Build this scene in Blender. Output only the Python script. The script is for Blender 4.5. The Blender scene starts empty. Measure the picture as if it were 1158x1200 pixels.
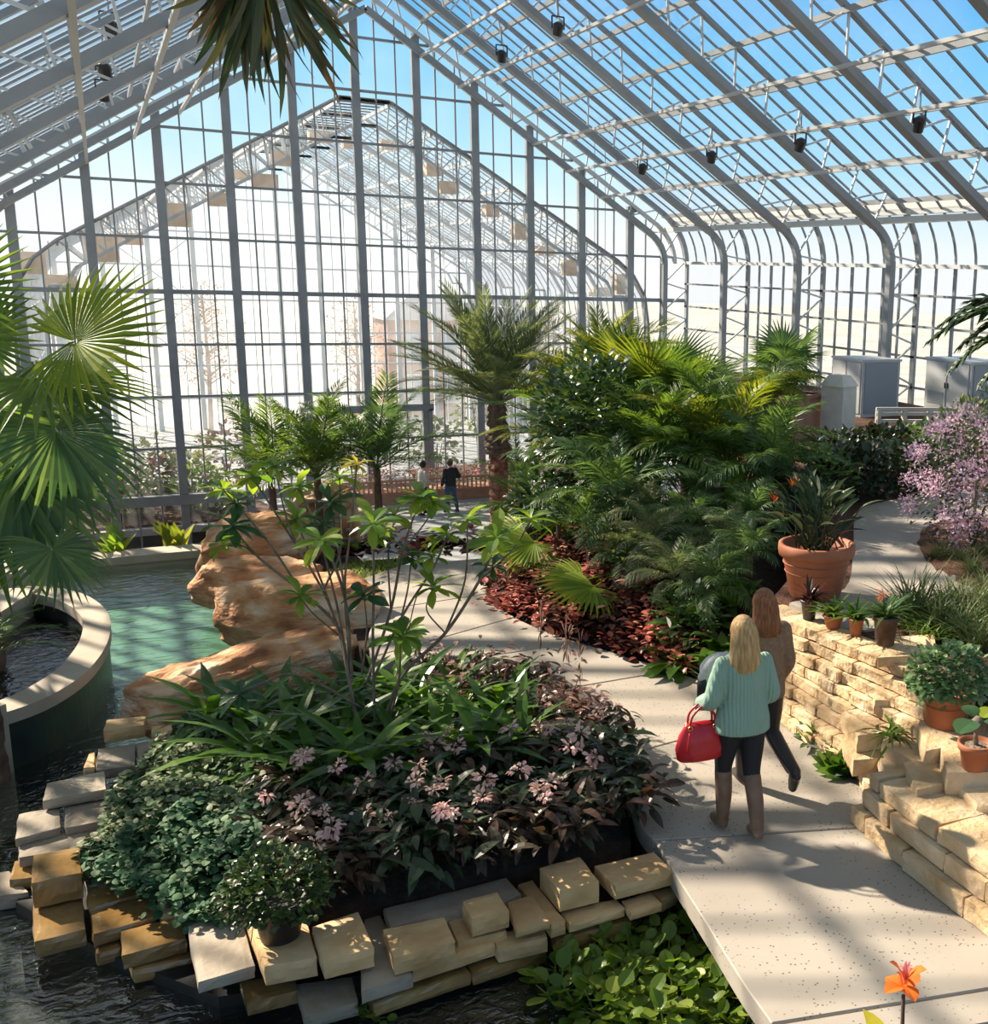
import bpy, math, random
import numpy as np
from mathutils import Vector, Matrix, noise as mnoise
SC = bpy.context.scene
COL = SC.collection
RND = random.Random(7)
PI = math.pi

# ------------------------------------------------------------------ camera
FPX, PX, PY, YAW, PIT, ROL, CH = 1297., 892., 595.5, .537, .2074, .0315, 4.1
_F = np.array([math.sin(YAW)*math.cos(PIT), math.cos(YAW)*math.cos(PIT), -math.sin(PIT)])
_R = np.array([math.cos(YAW), -math.sin(YAW), 0.]); _U = np.cross(_R, _F)
_R, _U = _R*math.cos(ROL)+_U*math.sin(ROL), -_R*math.sin(ROL)+_U*math.cos(ROL)
EYE = np.array([0, 0, CH])
cam = bpy.data.cameras.new('camera'); camo = bpy.data.objects.new('camera', cam); COL.objects.link(camo)
cam.sensor_fit = 'HORIZONTAL'; cam.sensor_width = 36; cam.lens = FPX/1158*36
cam.shift_x = -(PX-579)/1158; cam.shift_y = (PY-600)/1158
cam.clip_end = 600; cam.clip_start = .05
mw = Matrix.Identity(4)
for i in range(3):
    mw[i][0] = _R[i]; mw[i][1] = _U[i]; mw[i][2] = -_F[i]; mw[i][3] = EYE[i]
camo.matrix_world = mw; SC.camera = camo

def ray(x, y): return _F+_R*(x-PX)/FPX-_U*(y-PY)/FPX
def onz(x, y, z=0.):
    d = ray(x, y); return EYE+d*(z-CH)/d[2]
def ony(x, y, Y):
    d = ray(x, y); return EYE+d*Y/d[1]
def onx(x, y, X):
    d = ray(x, y); return EYE+d*X/d[0]
def ond(x, y, w): return EYE+ray(x, y)*w

# ------------------------------------------------------------------ objects
def props(o, label=None, cat=None, group=None, kind=None):
    if label: o['label'] = label
    if cat: o['category'] = cat
    if group: o['group'] = group
    if kind: o['kind'] = kind
    return o
def empty(name, loc=(0, 0, 0), rz=0., label=None, cat=None, group=None, kind=None):
    o = bpy.data.objects.new(name, None); COL.objects.link(o)
    o.empty_display_size = .1
    o.location = loc; o.rotation_euler = (0, 0, rz)
    return props(o, label, cat, group, kind)
def link(name, me, parent=None, mat=None, loc=None, rot=None, sc=None):
    o = bpy.data.objects.new(name, me); COL.objects.link(o)
    if mat is not None and not me.materials: me.materials.append(mat)
    if parent is not None: o.parent = parent
    if loc is not None: o.location = loc
    if rot is not None: o.rotation_euler = rot
    if sc is not None: o.scale = (sc,)*3 if not hasattr(sc, '__len__') else sc
    return o
def copy_tree(o, parent=None):
    c = o.copy(); COL.objects.link(c)
    if parent is not None: c.parent = parent
    for ch in list(o.children): copy_tree(ch, c)
    return c

def rotm(rx=0, ry=0, rz=0):
    return np.array((Matrix.Rotation(rz, 3, 'Z') @ Matrix.Rotation(ry, 3, 'Y') @ Matrix.Rotation(rx, 3, 'X')))
def frame_along(d, up=(0, 0, 1)):
    d = np.asarray(d, float); d = d/np.linalg.norm(d)
    s = np.cross(d, up)
    if np.linalg.norm(s) < 1e-5: s = np.cross(d, (0, 1, 0))
    s /= np.linalg.norm(s); u = np.cross(s, d)
    return s, d, u

class MB:
    def __init__(s): s.v = []; s.f = []; s.n = 0; s.m = []; s.mi = 0
    def add(s, v, f):
        v = np.asarray(v, float); s.v.append(v)
        if isinstance(f, np.ndarray): s.f.extend((f+s.n).tolist())
        else: s.f.extend([[i+s.n for i in q] for q in f])
        s.m.extend([s.mi]*len(f)); s.n += len(v); return s
    def box(s, c, d, R=None):
        d = np.asarray(d)/2.
        v = np.array([(x, y, z) for x in (-1, 1) for y in (-1, 1) for z in (-1, 1)])*d
        if R is not None: v = v @ np.asarray(R).T
        return s.add(v+np.asarray(c), [(0, 1, 3, 2), (4, 6, 7, 5), (0, 4, 5, 1), (2, 3, 7, 6), (0, 2, 6, 4), (1, 5, 7, 3)])
    def beam(s, p, q, w, h, up=(0, 0, 1)):
        p = np.asarray(p, float); q = np.asarray(q, float)
        a, d, u = frame_along(q-p, up)
        R = np.stack([a, d, u], 1)
        return s.box((p+q)/2, (w, np.linalg.norm(q-p), h), R)
    def tube(s, pts, r, seg=6, cap=True):
        pts = np.asarray(pts, float); n = len(pts)
        r = np.full(n, r) if np.isscalar(r) else np.asarray(r, float)
        t = np.gradient(pts, axis=0); t /= np.linalg.norm(t, axis=1)[:, None]+1e-12
        a = np.cross(t[0], (0, 0, 1.)); 
        if np.linalg.norm(a) < 1e-3: a = np.array((1., 0, 0))
        vs = []
        ang = np.arange(seg)*2*PI/seg
        for i in range(n):
            a = a-t[i]*(a@t[i]); a /= np.linalg.norm(a)+1e-12; b = np.cross(t[i], a)
            vs.append(pts[i]+r[i]*(np.cos(ang)[:, None]*a+np.sin(ang)[:, None]*b))
        f = []
        for i in range(n-1):
            for k in range(seg):
                k2 = (k+1) % seg
                f.append((i*seg+k, i*seg+k2, (i+1)*seg+k2, (i+1)*seg+k))
        if cap: f.append(tuple(range(seg))[::-1]); f.append(tuple((n-1)*seg+k for k in range(seg)))
        return s.add(np.concatenate(vs), f)
    def lathe(s, prof, seg=24, c=(0, 0, 0), sx=1, sy=1):
        prof = np.asarray(prof, float); n = len(prof); ang = np.arange(seg)*2*PI/seg
        v = np.concatenate([np.stack([np.cos(ang)*r*sx, np.sin(ang)*r*sy, np.full(seg, z)], 1) for r, z in prof])
        f = []
        for i in range(n-1):
            for k in range(seg):
                k2 = (k+1) % seg
                f.append((i*seg+k, i*seg+k2, (i+1)*seg+k2, (i+1)*seg+k))
        f.append(tuple(range(seg))[::-1]); f.append(tuple((n-1)*seg+k for k in range(seg)))
        return s.add(v+np.asarray(c), f)
    def prism(s, poly, z0, z1):
        p = np.asarray(poly, float)[:, :2]; n = len(p)
        area = sum(p[i][0]*p[(i+1) % n][1]-p[(i+1) % n][0]*p[i][1] for i in range(n))
        if area < 0: p = p[::-1]
        v = np.concatenate([np.c_[p, np.full(n, z0)], np.c_[p, np.full(n, z1)]])
        return s.add(v, [tuple(range(n))[::-1], tuple(range(n, 2*n))]+[(i, (i+1) % n, n+(i+1) % n, n+i) for i in range(n)])
    def inst(s, tv, tf, mats):
        """copies of a small template (leaf): mats = list of 3x4 arrays"""
        tv = np.asarray(tv); tf = np.asarray(tf)
        mats = np.asarray(mats)
        v = np.einsum('kij,nj->kni', mats[:, :, :3], tv)+mats[:, None, :, 3]
        k, n = len(mats), len(tv)
        f = (tf[None]+(np.arange(k)*n)[:, None, None]).reshape(-1, tf.shape[1])
        return s.add(v.reshape(-1, 3), f)
    def mesh(s, name, mats=None, smooth=False, bevel=0):
        me = bpy.data.meshes.new(name)
        v = np.concatenate(s.v) if s.v else np.zeros((0, 3))
        me.from_pydata(v.tolist(), [], s.f)
        for m in (mats if isinstance(mats, (list, tuple)) else [mats] if mats else []): me.materials.append(m)
        if any(s.m): me.polygons.foreach_set('material_index', s.m)
        if smooth: me.polygons.foreach_set('use_smooth', [True]*len(me.polygons))
        me.update()
        return me
    def obj(s, name, mat, parent=None, smooth=False, **k):
        return link(name, s.mesh(name, mat, smooth), parent, **k)

def T(loc, R=None, s=1.):
    R = np.eye(3) if R is None else np.asarray(R)
    return np.concatenate([R*s, np.asarray(loc, float)[:, None]], 1)

def modbake(o, *mods):
    """add modifiers and bake them into the mesh"""
    for t, kw in mods:
        m = o.modifiers.new(t.lower(), t)
        for k, v in kw.items(): setattr(m, k, v)
    dg = bpy.context.evaluated_depsgraph_get(); dg.update()
    me = bpy.data.meshes.new_from_object(o.evaluated_get(dg), depsgraph=dg)
    old = o.data; o.modifiers.clear(); me.name = o.name; o.data = me
    if old.users == 0: bpy.data.meshes.remove(old)
    return o

def spline(pts, n=8):
    """Catmull-Rom through pts"""
    P = [np.asarray(p, float) for p in pts]; P = [2*P[0]-P[1]]+P+[2*P[-1]-P[-2]]; out = []
    for i in range(1, len(P)-2):
        for k in range(n):
            t = k/n; a, b, c, d = P[i-1:i+3]
            out.append(.5*((2*b)+(c-a)*t+(2*a-5*b+4*c-d)*t*t+(3*b-a-3*c+d)*t**3))
    out.append(P[-2]); return np.array(out)

# ------------------------------------------------------------------ materials
def newmat(name):
    m = bpy.data.materials.new(name); m.use_nodes = True
    nt = m.node_tree; b = nt.nodes['Principled BSDF']; return m, nt, b
def N(nt, t, **k):
    n = nt.nodes.new('ShaderNode'+t)
    for a, v in k.items():
        if a[0] == '_': n.inputs[a[1:].replace('_', ' ')].default_value = v
        else: setattr(n, a, v)
    return n
def ramp(nt, fac, stops):
    r = nt.nodes.new('ShaderNodeValToRGB'); e = r.color_ramp.elements
    while len(e) < len(stops): e.new(.5)
    for i, (p, c) in enumerate(stops):
        e[i].position = p; e[i].color = (*c, 1) if len(c) == 3 else c
    nt.links.new(fac, r.inputs[0]); return r
def simple(name, col, rough=.5, metal=0., spec=.5):
    m, nt, b = newmat(name)
    b.inputs['Base Color'].default_value = (*col, 1); b.inputs['Roughness'].default_value = rough
    b.inputs['Metallic'].default_value = metal; b.inputs['Specular IOR Level'].default_value = spec
    return m
def noisy(name, stops, scale=4., rough=.7, bump=.3, bscale=None, detail=6, spec=.4, speck=None, coord='Object', stretch=(1, 1, 1), dist=.01, rnd=0):
    """base colour from noise through a ramp, bump from finer noise, optional dark specks, per-object value shift"""
    m, nt, b = newmat(name); L = nt.links
    tc = N(nt, 'TexCoord'); mp = N(nt, 'Mapping'); mp.inputs['Scale'].default_value = stretch
    if coord == 'World':
        g = N(nt, 'NewGeometry'); L.new(g.outputs['Position'], mp.inputs[0])
    else: L.new(tc.outputs[coord], mp.inputs[0])
    n1 = N(nt, 'TexNoise'); n1.inputs['Scale'].default_value = scale; n1.inputs['Detail'].default_value = detail
    L.new(mp.outputs[0], n1.inputs['Vector'])
    r = ramp(nt, n1.outputs['Fac'], stops); out = r.outputs[0]
    if speck:
        vo = N(nt, 'TexVoronoi'); vo.inputs['Scale'].default_value = speck[0]; L.new(mp.outputs[0], vo.inputs['Vector'])
        rr = ramp(nt, vo.outputs['Distance'], [(speck[1], speck[2]), (speck[1]+.06, (1, 1, 1))])
        mx = N(nt, 'MixRGB', blend_type='MULTIPLY'); mx.inputs[0].default_value = 1
        n3 = N(nt, 'TexNoise'); n3.inputs['Scale'].default_value = speck[3] if len(speck) > 3 else 3.; L.new(mp.outputs[0], n3.inputs['Vector'])
        r3 = ramp(nt, n3.outputs['Fac'], [(.38, (0, 0, 0)), (.5, (1, 1, 1))]); L.new(r3.outputs[0], mx.inputs[0])
        L.new(out, mx.inputs[1]); L.new(rr.outputs[0], mx.inputs[2]); out = mx.outputs[0]
    if rnd:
        oi = N(nt, 'ObjectInfo'); hs = N(nt, 'HueSaturation')
        mr = N(nt, 'MapRange'); mr.inputs['To Min'].default_value = 1-rnd; mr.inputs['To Max'].default_value = 1+rnd
        L.new(oi.outputs['Random'], mr.inputs[0]); L.new(mr.outputs[0], hs.inputs['Value']); L.new(out, hs.inputs['Color']); out = hs.outputs[0]
    L.new(out, b.inputs['Base Color']); b.inputs['Roughness'].default_value = rough
    b.inputs['Specular IOR Level'].default_value = spec
    if bump:
        n2 = N(nt, 'TexNoise'); n2.inputs['Scale'].default_value = bscale or scale*4; n2.inputs['Detail'].default_value = 8
        L.new(mp.outputs[0], n2.inputs['Vector'])
        bp = N(nt, 'Bump'); bp.inputs['Strength'].default_value = bump; bp.inputs['Distance'].default_value = dist
        L.new(n2.outputs['Fac'], bp.inputs['Height']); L.new(bp.outputs[0], b.inputs['Normal'])
    return m
def leafmat(name, cols, rough=.4, trans=.35, tcol=None, spec=.4):
    """leaf: colour varies leaf by leaf, light glows through it"""
    m, nt, b = newmat(name); L = nt.links
    g = N(nt, 'NewGeometry')
    r = ramp(nt, g.outputs['Random Per Island'], [(i/max(1, len(cols)-1), c) for i, c in enumerate(cols)])
    L.new(r.outputs[0], b.inputs['Base Color']); b.inputs['Roughness'].default_value = rough
    b.inputs['Specular IOR Level'].default_value = spec
    t = N(nt, 'BsdfTranslucent')
    if tcol:
        mx = N(nt, 'MixRGB', blend_type='MULTIPLY'); mx.inputs[0].default_value = 1
        L.new(r.outputs[0], mx.inputs[1]); mx.inputs[2].default_value = (*tcol, 1); L.new(mx.outputs[0], t.inputs[0])
    else: L.new(r.outputs[0], t.inputs[0])
    ms = N(nt, 'MixShader'); ms.inputs[0].default_value = trans
    L.new(b.outputs[0], ms.inputs[1]); L.new(t.outputs[0], ms.inputs[2])
    L.new(ms.outputs[0], nt.nodes['Material Output'].inputs[0]); return m
def thin_ior(nt, fr, ior):
    """same reflectance from both sides of the sheet"""
    g = N(nt, 'NewGeometry'); mr = N(nt, 'MapRange'); mr.inputs['To Min'].default_value = ior; mr.inputs['To Max'].default_value = 1/ior
    nt.links.new(g.outputs['Backfacing'], mr.inputs[0]); nt.links.new(mr.outputs[0], fr.inputs[0])
def glassmat(name, ior=1.25, haze=0., tint=(.97, .985, .99), hazecol=(.9, .92, .93)):
    m, nt, b = newmat(name); L = nt.links; nt.nodes.remove(b)
    tr = N(nt, 'BsdfTransparent'); tr.inputs[0].default_value = (*tint, 1)
    gl = N(nt, 'BsdfGlossy'); gl.inputs['Roughness'].default_value = .02
    fr = N(nt, 'Fresnel'); thin_ior(nt, fr, ior)
    ms = N(nt, 'MixShader'); L.new(fr.outputs[0], ms.inputs[0]); L.new(tr.outputs[0], ms.inputs[1]); L.new(gl.outputs[0], ms.inputs[2])
    out = ms.outputs[0]
    if haze:
        df = N(nt, 'BsdfTranslucent'); df.inputs[0].default_value = (*hazecol, 1)
        tc = N(nt, 'NewGeometry'); nz = N(nt, 'TexNoise'); nz.inputs['Scale'].default_value = .7; nz.inputs['Detail'].default_value = 5
        L.new(tc.outputs['Position'], nz.inputs['Vector'])
        mr = N(nt, 'MapRange'); mr.inputs['From Min'].default_value = .3; mr.inputs['From Max'].default_value = .7
        mr.inputs['To Min'].default_value = haze*.4; mr.inputs['To Max'].default_value = haze*1.4; L.new(nz.outputs['Fac'], mr.inputs[0])
        m2 = N(nt, 'MixShader'); L.new(mr.outputs[0], m2.inputs[0]); L.new(out, m2.inputs[1]); L.new(df.outputs[0], m2.inputs[2]); out = m2.outputs[0]
    L.new(out, nt.nodes['Material Output'].inputs[0]); return m

MT = {}
MT['steel'] = noisy('steel', [(.3, (.225, .24, .25)), (.7, (.31, .325, .335))], 1.5, .38, .05, spec=.5)
MT['white_steel'] = simple('white_steel', (.58, .59, .58), .4)
MT['dark'] = simple('dark', (.02, .02, .022), .4)
MT['glass'] = glassmat('glass', 1.15)
MT['gable_glass'] = glassmat('gable_glass', 1.15, haze=.04)
MT['wing_steel'] = simple('wing_steel', (.62, .64, .65), .5)  # paler steel, the haze over the wing put into its colour
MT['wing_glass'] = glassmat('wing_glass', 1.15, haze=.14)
MT['tan_panel'] = noisy('tan_panel', [(.3, (.62, .47, .36)), (.7, (.75, .6, .48))], 3, .6, .1)
MT['concrete'] = noisy('concrete', [(.3, (.335, .29, .24)), (.7, (.43, .38, .32))], .9, .75, .25, 60, speck=(26., .14, (.27, .25, .23), 1.1), coord='World', dist=.004)
MT['floor_low'] = noisy('floor_low', [(.3, (.36, .36, .35)), (.7, (.44, .43, .42))], .6, .6, .1, coord='World')
MT['coping'] = noisy('coping', [(.3, (.38, .31, .23)), (.7, (.52, .44, .34))], 2, .75, .25, 30, coord='World')
MT['limestone'] = noisy('limestone', [(.25, (.46, .27, .11)), (.5, (.62, .40, .19)), (.75, (.70, .50, .29))], 3, .8, .6, 14, rnd=.14, coord='World', dist=.02)
MT['wall_stone'] = noisy('wall_stone', [(.25, (.50, .32, .16)), (.5, (.66, .47, .27)), (.75, (.76, .60, .41))], 4, .8, .8, 16, rnd=.16, coord='World', dist=.03)
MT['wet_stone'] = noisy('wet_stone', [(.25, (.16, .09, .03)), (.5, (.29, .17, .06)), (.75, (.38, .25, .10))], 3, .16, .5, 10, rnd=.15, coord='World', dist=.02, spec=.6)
MT['grey_stone'] = noisy('grey_stone', [(.25, (.24, .19, .14)), (.5, (.34, .28, .21)), (.75, (.43, .36, .28))], 3, .8, .5, 14, rnd=.14, coord='World', dist=.02)
MT['boulder'] = noisy('boulder', [(.30, (.20, .075, .03)), (.42, (.48, .21, .085)), (.52, (.64, .35, .17)), (.60, (.72, .50, .32)), (.72, (.78, .62, .46))], 2.2, .8, 1., 11, stretch=(.8, 1, 1.7), dist=.05, detail=10)
MT['soil'] = noisy('soil', [(.3, (.018, .010, .006)), (.7, (.055, .032, .02))], 12, .9, 1, 40, coord='World', dist=.03)
MT['mulch'] = noisy('mulch', [(.3, (.05, .022, .013)), (.7, (.16, .07, .04))], 18, .9, 1, 50, coord='World', dist=.03)
MT['terracotta'] = noisy('terracotta', [(.3, (.34, .105, .045)), (.7, (.44, .16, .075))], 3, .65, .1)
MT['brick_tc'] = noisy('brick_tc', [(.3, (.46, .23, .15)), (.7, (.58, .33, .22))], 3, .7, .1)
MT['trunk'] = noisy('trunk', [(.3, (.06, .035, .022)), (.7, (.2, .12, .075))], 8, .85, .8, 25, dist=.02)
MT['bark'] = noisy('bark', [(.3, (.10, .07, .05)), (.7, (.23, .175, .125))], 8, .8, .4, 30)
MT['pot_dark'] = simple('pot_dark', (.028, .022, .02), .45)
MT['rail_wood'] = noisy('rail_wood', [(.3, (.62, .55, .45)), (.7, (.74, .68, .58))], 4, .6, .1)
MT['cabinet'] = noisy('cabinet', [(.3, (.50, .51, .50)), (.7, (.60, .60, .58))], 1, .45, .03)
MT['cabinet_dark'] = simple('cabinet_dark', (.28, .33, .37), .45)
MT['pillar'] = noisy('pillar', [(.3, (.66, .60, .50)), (.7, (.80, .75, .66))], 4, .8, .4, 20, coord='World')

# ------------------------------------------------------------------ world and sun
SUN_AZ, SUN_EL = math.radians(-31), math.radians(35)
SUN = np.array([math.sin(SUN_AZ)*math.cos(SUN_EL), math.cos(SUN_AZ)*math.cos(SUN_EL), math.sin(SUN_EL)])
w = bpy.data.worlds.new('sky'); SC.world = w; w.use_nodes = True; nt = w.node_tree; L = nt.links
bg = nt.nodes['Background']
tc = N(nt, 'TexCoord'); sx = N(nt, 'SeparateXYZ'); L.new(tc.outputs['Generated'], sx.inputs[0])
el = ramp(nt, sx.outputs['Z'], [(0., (.84, .85, .86)), (.025, (.80, .85, .88)), (.085, (.44, .73, .92)), (.17, (.20, .55, .87)), (.26, (.09, .38, .80)), (.4, (.08, .34, .77)), (.55, (.26, .34, .42)), (1, (.26, .31, .36))])  # unseen zenith greyed to make the fill light less blue
dt = N(nt, 'VectorMath', operation='DOT_PRODUCT'); L.new(tc.outputs['Generated'], dt.inputs[0]); dt.inputs[1].default_value = (math.sin(SUN_AZ), math.cos(SUN_AZ), .25)
dr = ramp(nt, dt.outputs['Value'], [(.80, (0, 0, 0)), (1.04, (.9, .9, .9))])
mx = N(nt, 'MixRGB'); L.new(dr.outputs[0], mx.inputs[0]); L.new(el.outputs[0], mx.inputs[1]); mx.inputs[2].default_value = (.84, .90, .93, 1)
cl = N(nt, 'TexNoise'); cl.inputs['Scale'].default_value = 2.2; cl.inputs['Detail'].default_value = 6; L.new(tc.outputs['Generated'], cl.inputs['Vector'])
cr = ramp(nt, cl.outputs['Fac'], [(.5, (0, 0, 0)), (.75, (.35, .35, .35))])
m2 = N(nt, 'MixRGB'); L.new(cr.outputs[0], m2.inputs[0]); L.new(mx.outputs[0], m2.inputs[1]); m2.inputs[2].default_value = (1, 1, 1, 1)
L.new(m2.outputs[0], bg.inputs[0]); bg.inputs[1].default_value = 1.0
sl = bpy.data.lights.new('sun', 'SUN'); so = bpy.data.objects.new('sun', sl); COL.objects.link(so)
sl.energy = 10.; sl.color = (1, .87, .70); sl.angle = math.radians(1.1)
so.rotation_euler = Vector(SUN).to_track_quat('Z', 'Y').to_euler()
vs = SC.view_settings; vs.view_transform = 'Standard'; vs.look = 'None'; vs.gamma = 1; vs.use_curve_mapping = False; vs.exposure = 0.25
SC.cycles.max_bounces = 8; SC.cycles.diffuse_bounces = 3; SC.cycles.glossy_bounces = 3; SC.cycles.transmission_bounces = 4
SC.cycles.transparent_max_bounces = 24; SC.cycles.use_denoising = True; SC.cycles.sample_clamp_indirect = 6
SC.cycles.caustics_reflective = False; SC.cycles.caustics_refractive = False
MT['tie_steel'] = simple('tie_steel', (.42, .43, .43), .4)
# ================================================================== the glass house
XC, XR, YG = 7.55, 18.5, 37.0
def roof_profile(off=0.):
    """right half of the roof section, from the sill up round the eave to the ridge; off = inset"""
    r = 2.1-off; cx, cz = 16.4, 4.4
    pts = [(XR-off, .3), (XR-off, 4.4)]
    for k in range(1, 8):
        a = math.radians(57)*k/7; pts.append((cx+r*math.cos(a), cz+r*math.sin(a)))
    x, z = pts[-1]; pts.append((XC, z+(x-XC)*.649)); return pts
OUT, INN = roof_profile(0), roof_profile(.9)
def side(pts, s): return [((x if s > 0 else 2*XC-x), z) for x, z in pts]
def p3(p, y): return (p[0], y, p[1])
BAY = 4.48; Y0 = 23.43
truss_y = [Y0+BAY*k for k in range(-6, 4)]
for s in (1, -1):
    O, I = side(OUT, s), side(INN, s)
    nm = 'ceiling_right' if s > 0 else 'ceiling_left'
    roof = empty(nm, (0, 0, 0), kind='structure')
    for y in truss_y:
        t = empty('roof_truss', (0, y, 0), kind='structure')
        b = MB(); P = [p3(p, 0) for p in O]
        for a, c in zip(P, P[1:]): b.beam(a, c, .09, .16, (0, 1, 0))
        b.obj('outer_chord', MT['steel'], t)
        b = MB(); P = [p3(p, 0) for p in I]
        for a, c in zip(P, P[1:]): b.beam(a, c, .17, .3 if abs(a[0]-c[0]) > .5 else .2, (0, 1, 0))
        b.obj('inner_chord', MT['steel'], t)
        b = MB()
        def along(Q, u):
            d = [math.dist(a, c) for a, c in zip(Q, Q[1:])]; u *= sum(d)
            for a, c, l in zip(Q, Q[1:], d):
                if u <= l: return (a[0]+(c[0]-a[0])*u/l, 0, a[1]+(c[1]-a[1])*u/l)
                u -= l
            return p3(Q[-1], 0)
        n = 17
        for k in range(n):
            u0, u1 = k/n, (k+1)/n
            b.beam(along(O, u0), along(I, (u0+u1)/2), .045, .045); b.beam(along(I, (u0+u1)/2), along(O, u1), .045, .045)
        b.obj('lacing', MT['white_steel'], t)
    ys, ye = truss_y[0], YG
    # purlins under the glass and pipe purlins on the lower chords
    slope_o = [(OUT[-2][0]-1.19*k, OUT[-2][1]+.649*1.19*k) for k in range(9)]
    for x, z in side([(x, z-.12) for x, z in slope_o], s):
        MB().beam((x, ys, z), (x, ye, z), .07, .12).obj('purlin', MT['steel'], roof)
    for k in range(8):
        x = 16.3-1.19*k; z = INN[-2][1]+(INN[-2][0]-x)*.649-.12
        if k in (1, 2, 3, 5, 6): MB().beam((x if s > 0 else 2*XC-x, ys, z), (x if s > 0 else 2*XC-x, ye, z), .075, .075).obj('tie_rail', MT['tie_steel'], roof)
    for x, z, w_, h_ in ((18.02, 5.9, .2, .34), (17.35, 5.55, .16, .16), (18.42, 4.45, .12, .10)):
        MB().beam((x if s > 0 else 2*XC-x, ys, z), (x if s > 0 else 2*XC-x, ye, z), w_, h_).obj('eave_beam', MT['white_steel'], roof)
    # glass and glazing bars, bay by bay
    for y in truss_y[:-1]+[truss_y[-1]]:
        y1 = min(y+BAY, YG)
        if y1-y < .3: continue
        b = MB(); nb = 6
        for k in range(1, nb):
            yy = y+BAY*k/nb
            if yy > YG-.1: continue
            P = [p3(p, yy) for p in O[1:]]
            for a, c in zip(P, P[1:]): b.beam(a, c, .04, .06, (0, 1, 0))
        if b.n: b.obj('glazing_bars', MT['steel'], roof)
        b = MB(); Q = O[1:]
        v = [p3((p[0], p[1]+.03), yy) for p in Q for yy in (y, y1)]
        b.add(v, [(2*i, 2*i+1, 2*i+3, 2*i+2) for i in range(len(Q)-1)])
        b.obj('pane', MT['glass'], roof, smooth=False)
# ridge
props(MB().beam((XC, truss_y[0], 12.95), (XC, YG, 12.95), .3, .2).obj('trim_ridge', MT['steel']), kind='structure')
# side walls below the curved eave
for s, nm in ((1, 'wall_right'), (-1, 'wall_left')):
    wl = empty(nm, (0, 0, 0), kind='structure')
    X = XR if s > 0 else 2*XC-XR
    ys = truss_y[0]
    zb = .3 if s > 0 else -.2
    for k in range(8*6):
        y = ys+BAY/6*k
        if y > YG: break
        b = MB().beam((X, y, zb), (X, y, 4.45), .06, .05 if k % 2 else .09, (0, 1, 0)); b.obj('mullion', MT['steel'], wl)
    for z in (1.3, 2.1, 2.9, 3.7):
        MB().beam((X-.02*s, ys, z), (X-.02*s, YG, z), .05, .06).obj('transom', MT['steel'], wl)
    MB().box((X, (ys+YG)/2, (zb-4)/2+.15), (.3, YG-ys, zb+4.2)).obj('plinth', MT['concrete'], wl)
    b = MB(); b.add([(X+.01*s, ys, zb), (X+.01*s, YG, zb), (X+.01*s, YG, 4.45), (X+.01*s, ys, 4.45)], [(0, 1, 2, 3)]); b.obj('pane', MT['glass'], wl)

# ---- far gable wall
g = empty('wall_back', (0, YG, 0), kind='structure')
def zroof(x, off=.55):
    x = XC+abs(x-XC)
    P = roof_profile(off)
    for a, c in zip(P[1:], P[2:]):
        if min(a[0], c[0]) <= x <= max(a[0], c[0]) and abs(a[0]-c[0]) > 1e-6: return a[1]+(c[1]-a[1])*(x-a[0])/(c[0]-a[0])
    return 4.4
ZL = -4.7
for k in range(-5, 6):
    x = 7.2+1.82*k
    MB().box((x, 0, (ZL+zroof(x))/2), (.24, .2, zroof(x)-ZL)).obj('mullion', MT['steel'], g)
    for j in (1, 2):
        x2 = x+1.82*j/3
        if x2 < 18.3: MB().box((x2, .02, (ZL+zroof(x2))/2), (.045, .06, zroof(x2)-ZL)).obj('glazing_bar', MT['steel'], g)
for z in [3.1+1.53*k for k in range(-4, 6)]:
    h = .13 if abs(z-3.1) < .01 else .075
    if z > 11.9: continue
    dz = 0 if z < 4.4 else next(d for d in np.arange(0, 10.9, .02) if zroof(XC+10.9-d) >= z)
    x0, x1 = XC-10.9+dz, XC+10.9-dz
    MB().beam((x0, 0, z), (x1, 0, z), .1, h).obj('transom', MT['steel'], g)
b = MB()
for off, w_, mt in ((.5, .16, 'white_steel'), (.95, .12, 'white_steel'), (.05, .2, 'steel')):
    b = MB()
    for s in (1, -1):
        P = [p3(p, -.12) for p in side(roof_profile(off), s)]
        for a, c in zip(P[1:], P[2:]): b.beam(a, c, .12, w_, (0, 1, 0))
    b.obj('gable_rail', MT[mt], g)
prof = side(OUT, -1)[1:]+side(OUT, 1)[1:][::-1]
b = MB(); v = [(XC*2-XR, .05, ZL)]+[p3(p, .05) for p in prof]+[(XR, .05, ZL)]
b.add(v, [tuple(range(len(v)))]); b.obj('pane', MT['gable_glass'], g)
# lower band of glazing behind the pool: heavy rail, door frames
MB().box((2.6, -.05, -3.05), (7.6, .22, .3)).obj('heavy_rail', MT['steel'], g)
d = empty('door_1', (7.2, YG-.02, -3.4), kind='structure')
MB().box((0, 0, 2.9), (4.1, .22, .22)).obj('header', MT['steel'], d)
for x in (-1.95, -.02, 1.95): MB().box((x, -.03, 1.42), (.12, .16, 2.84)).obj('door_stile', MT['steel'], d)
for x in (-1., 1.): MB().box((x, -.02, .25), (1.85, .08, .3)).obj('door_rail', MT['steel'], d)

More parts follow.
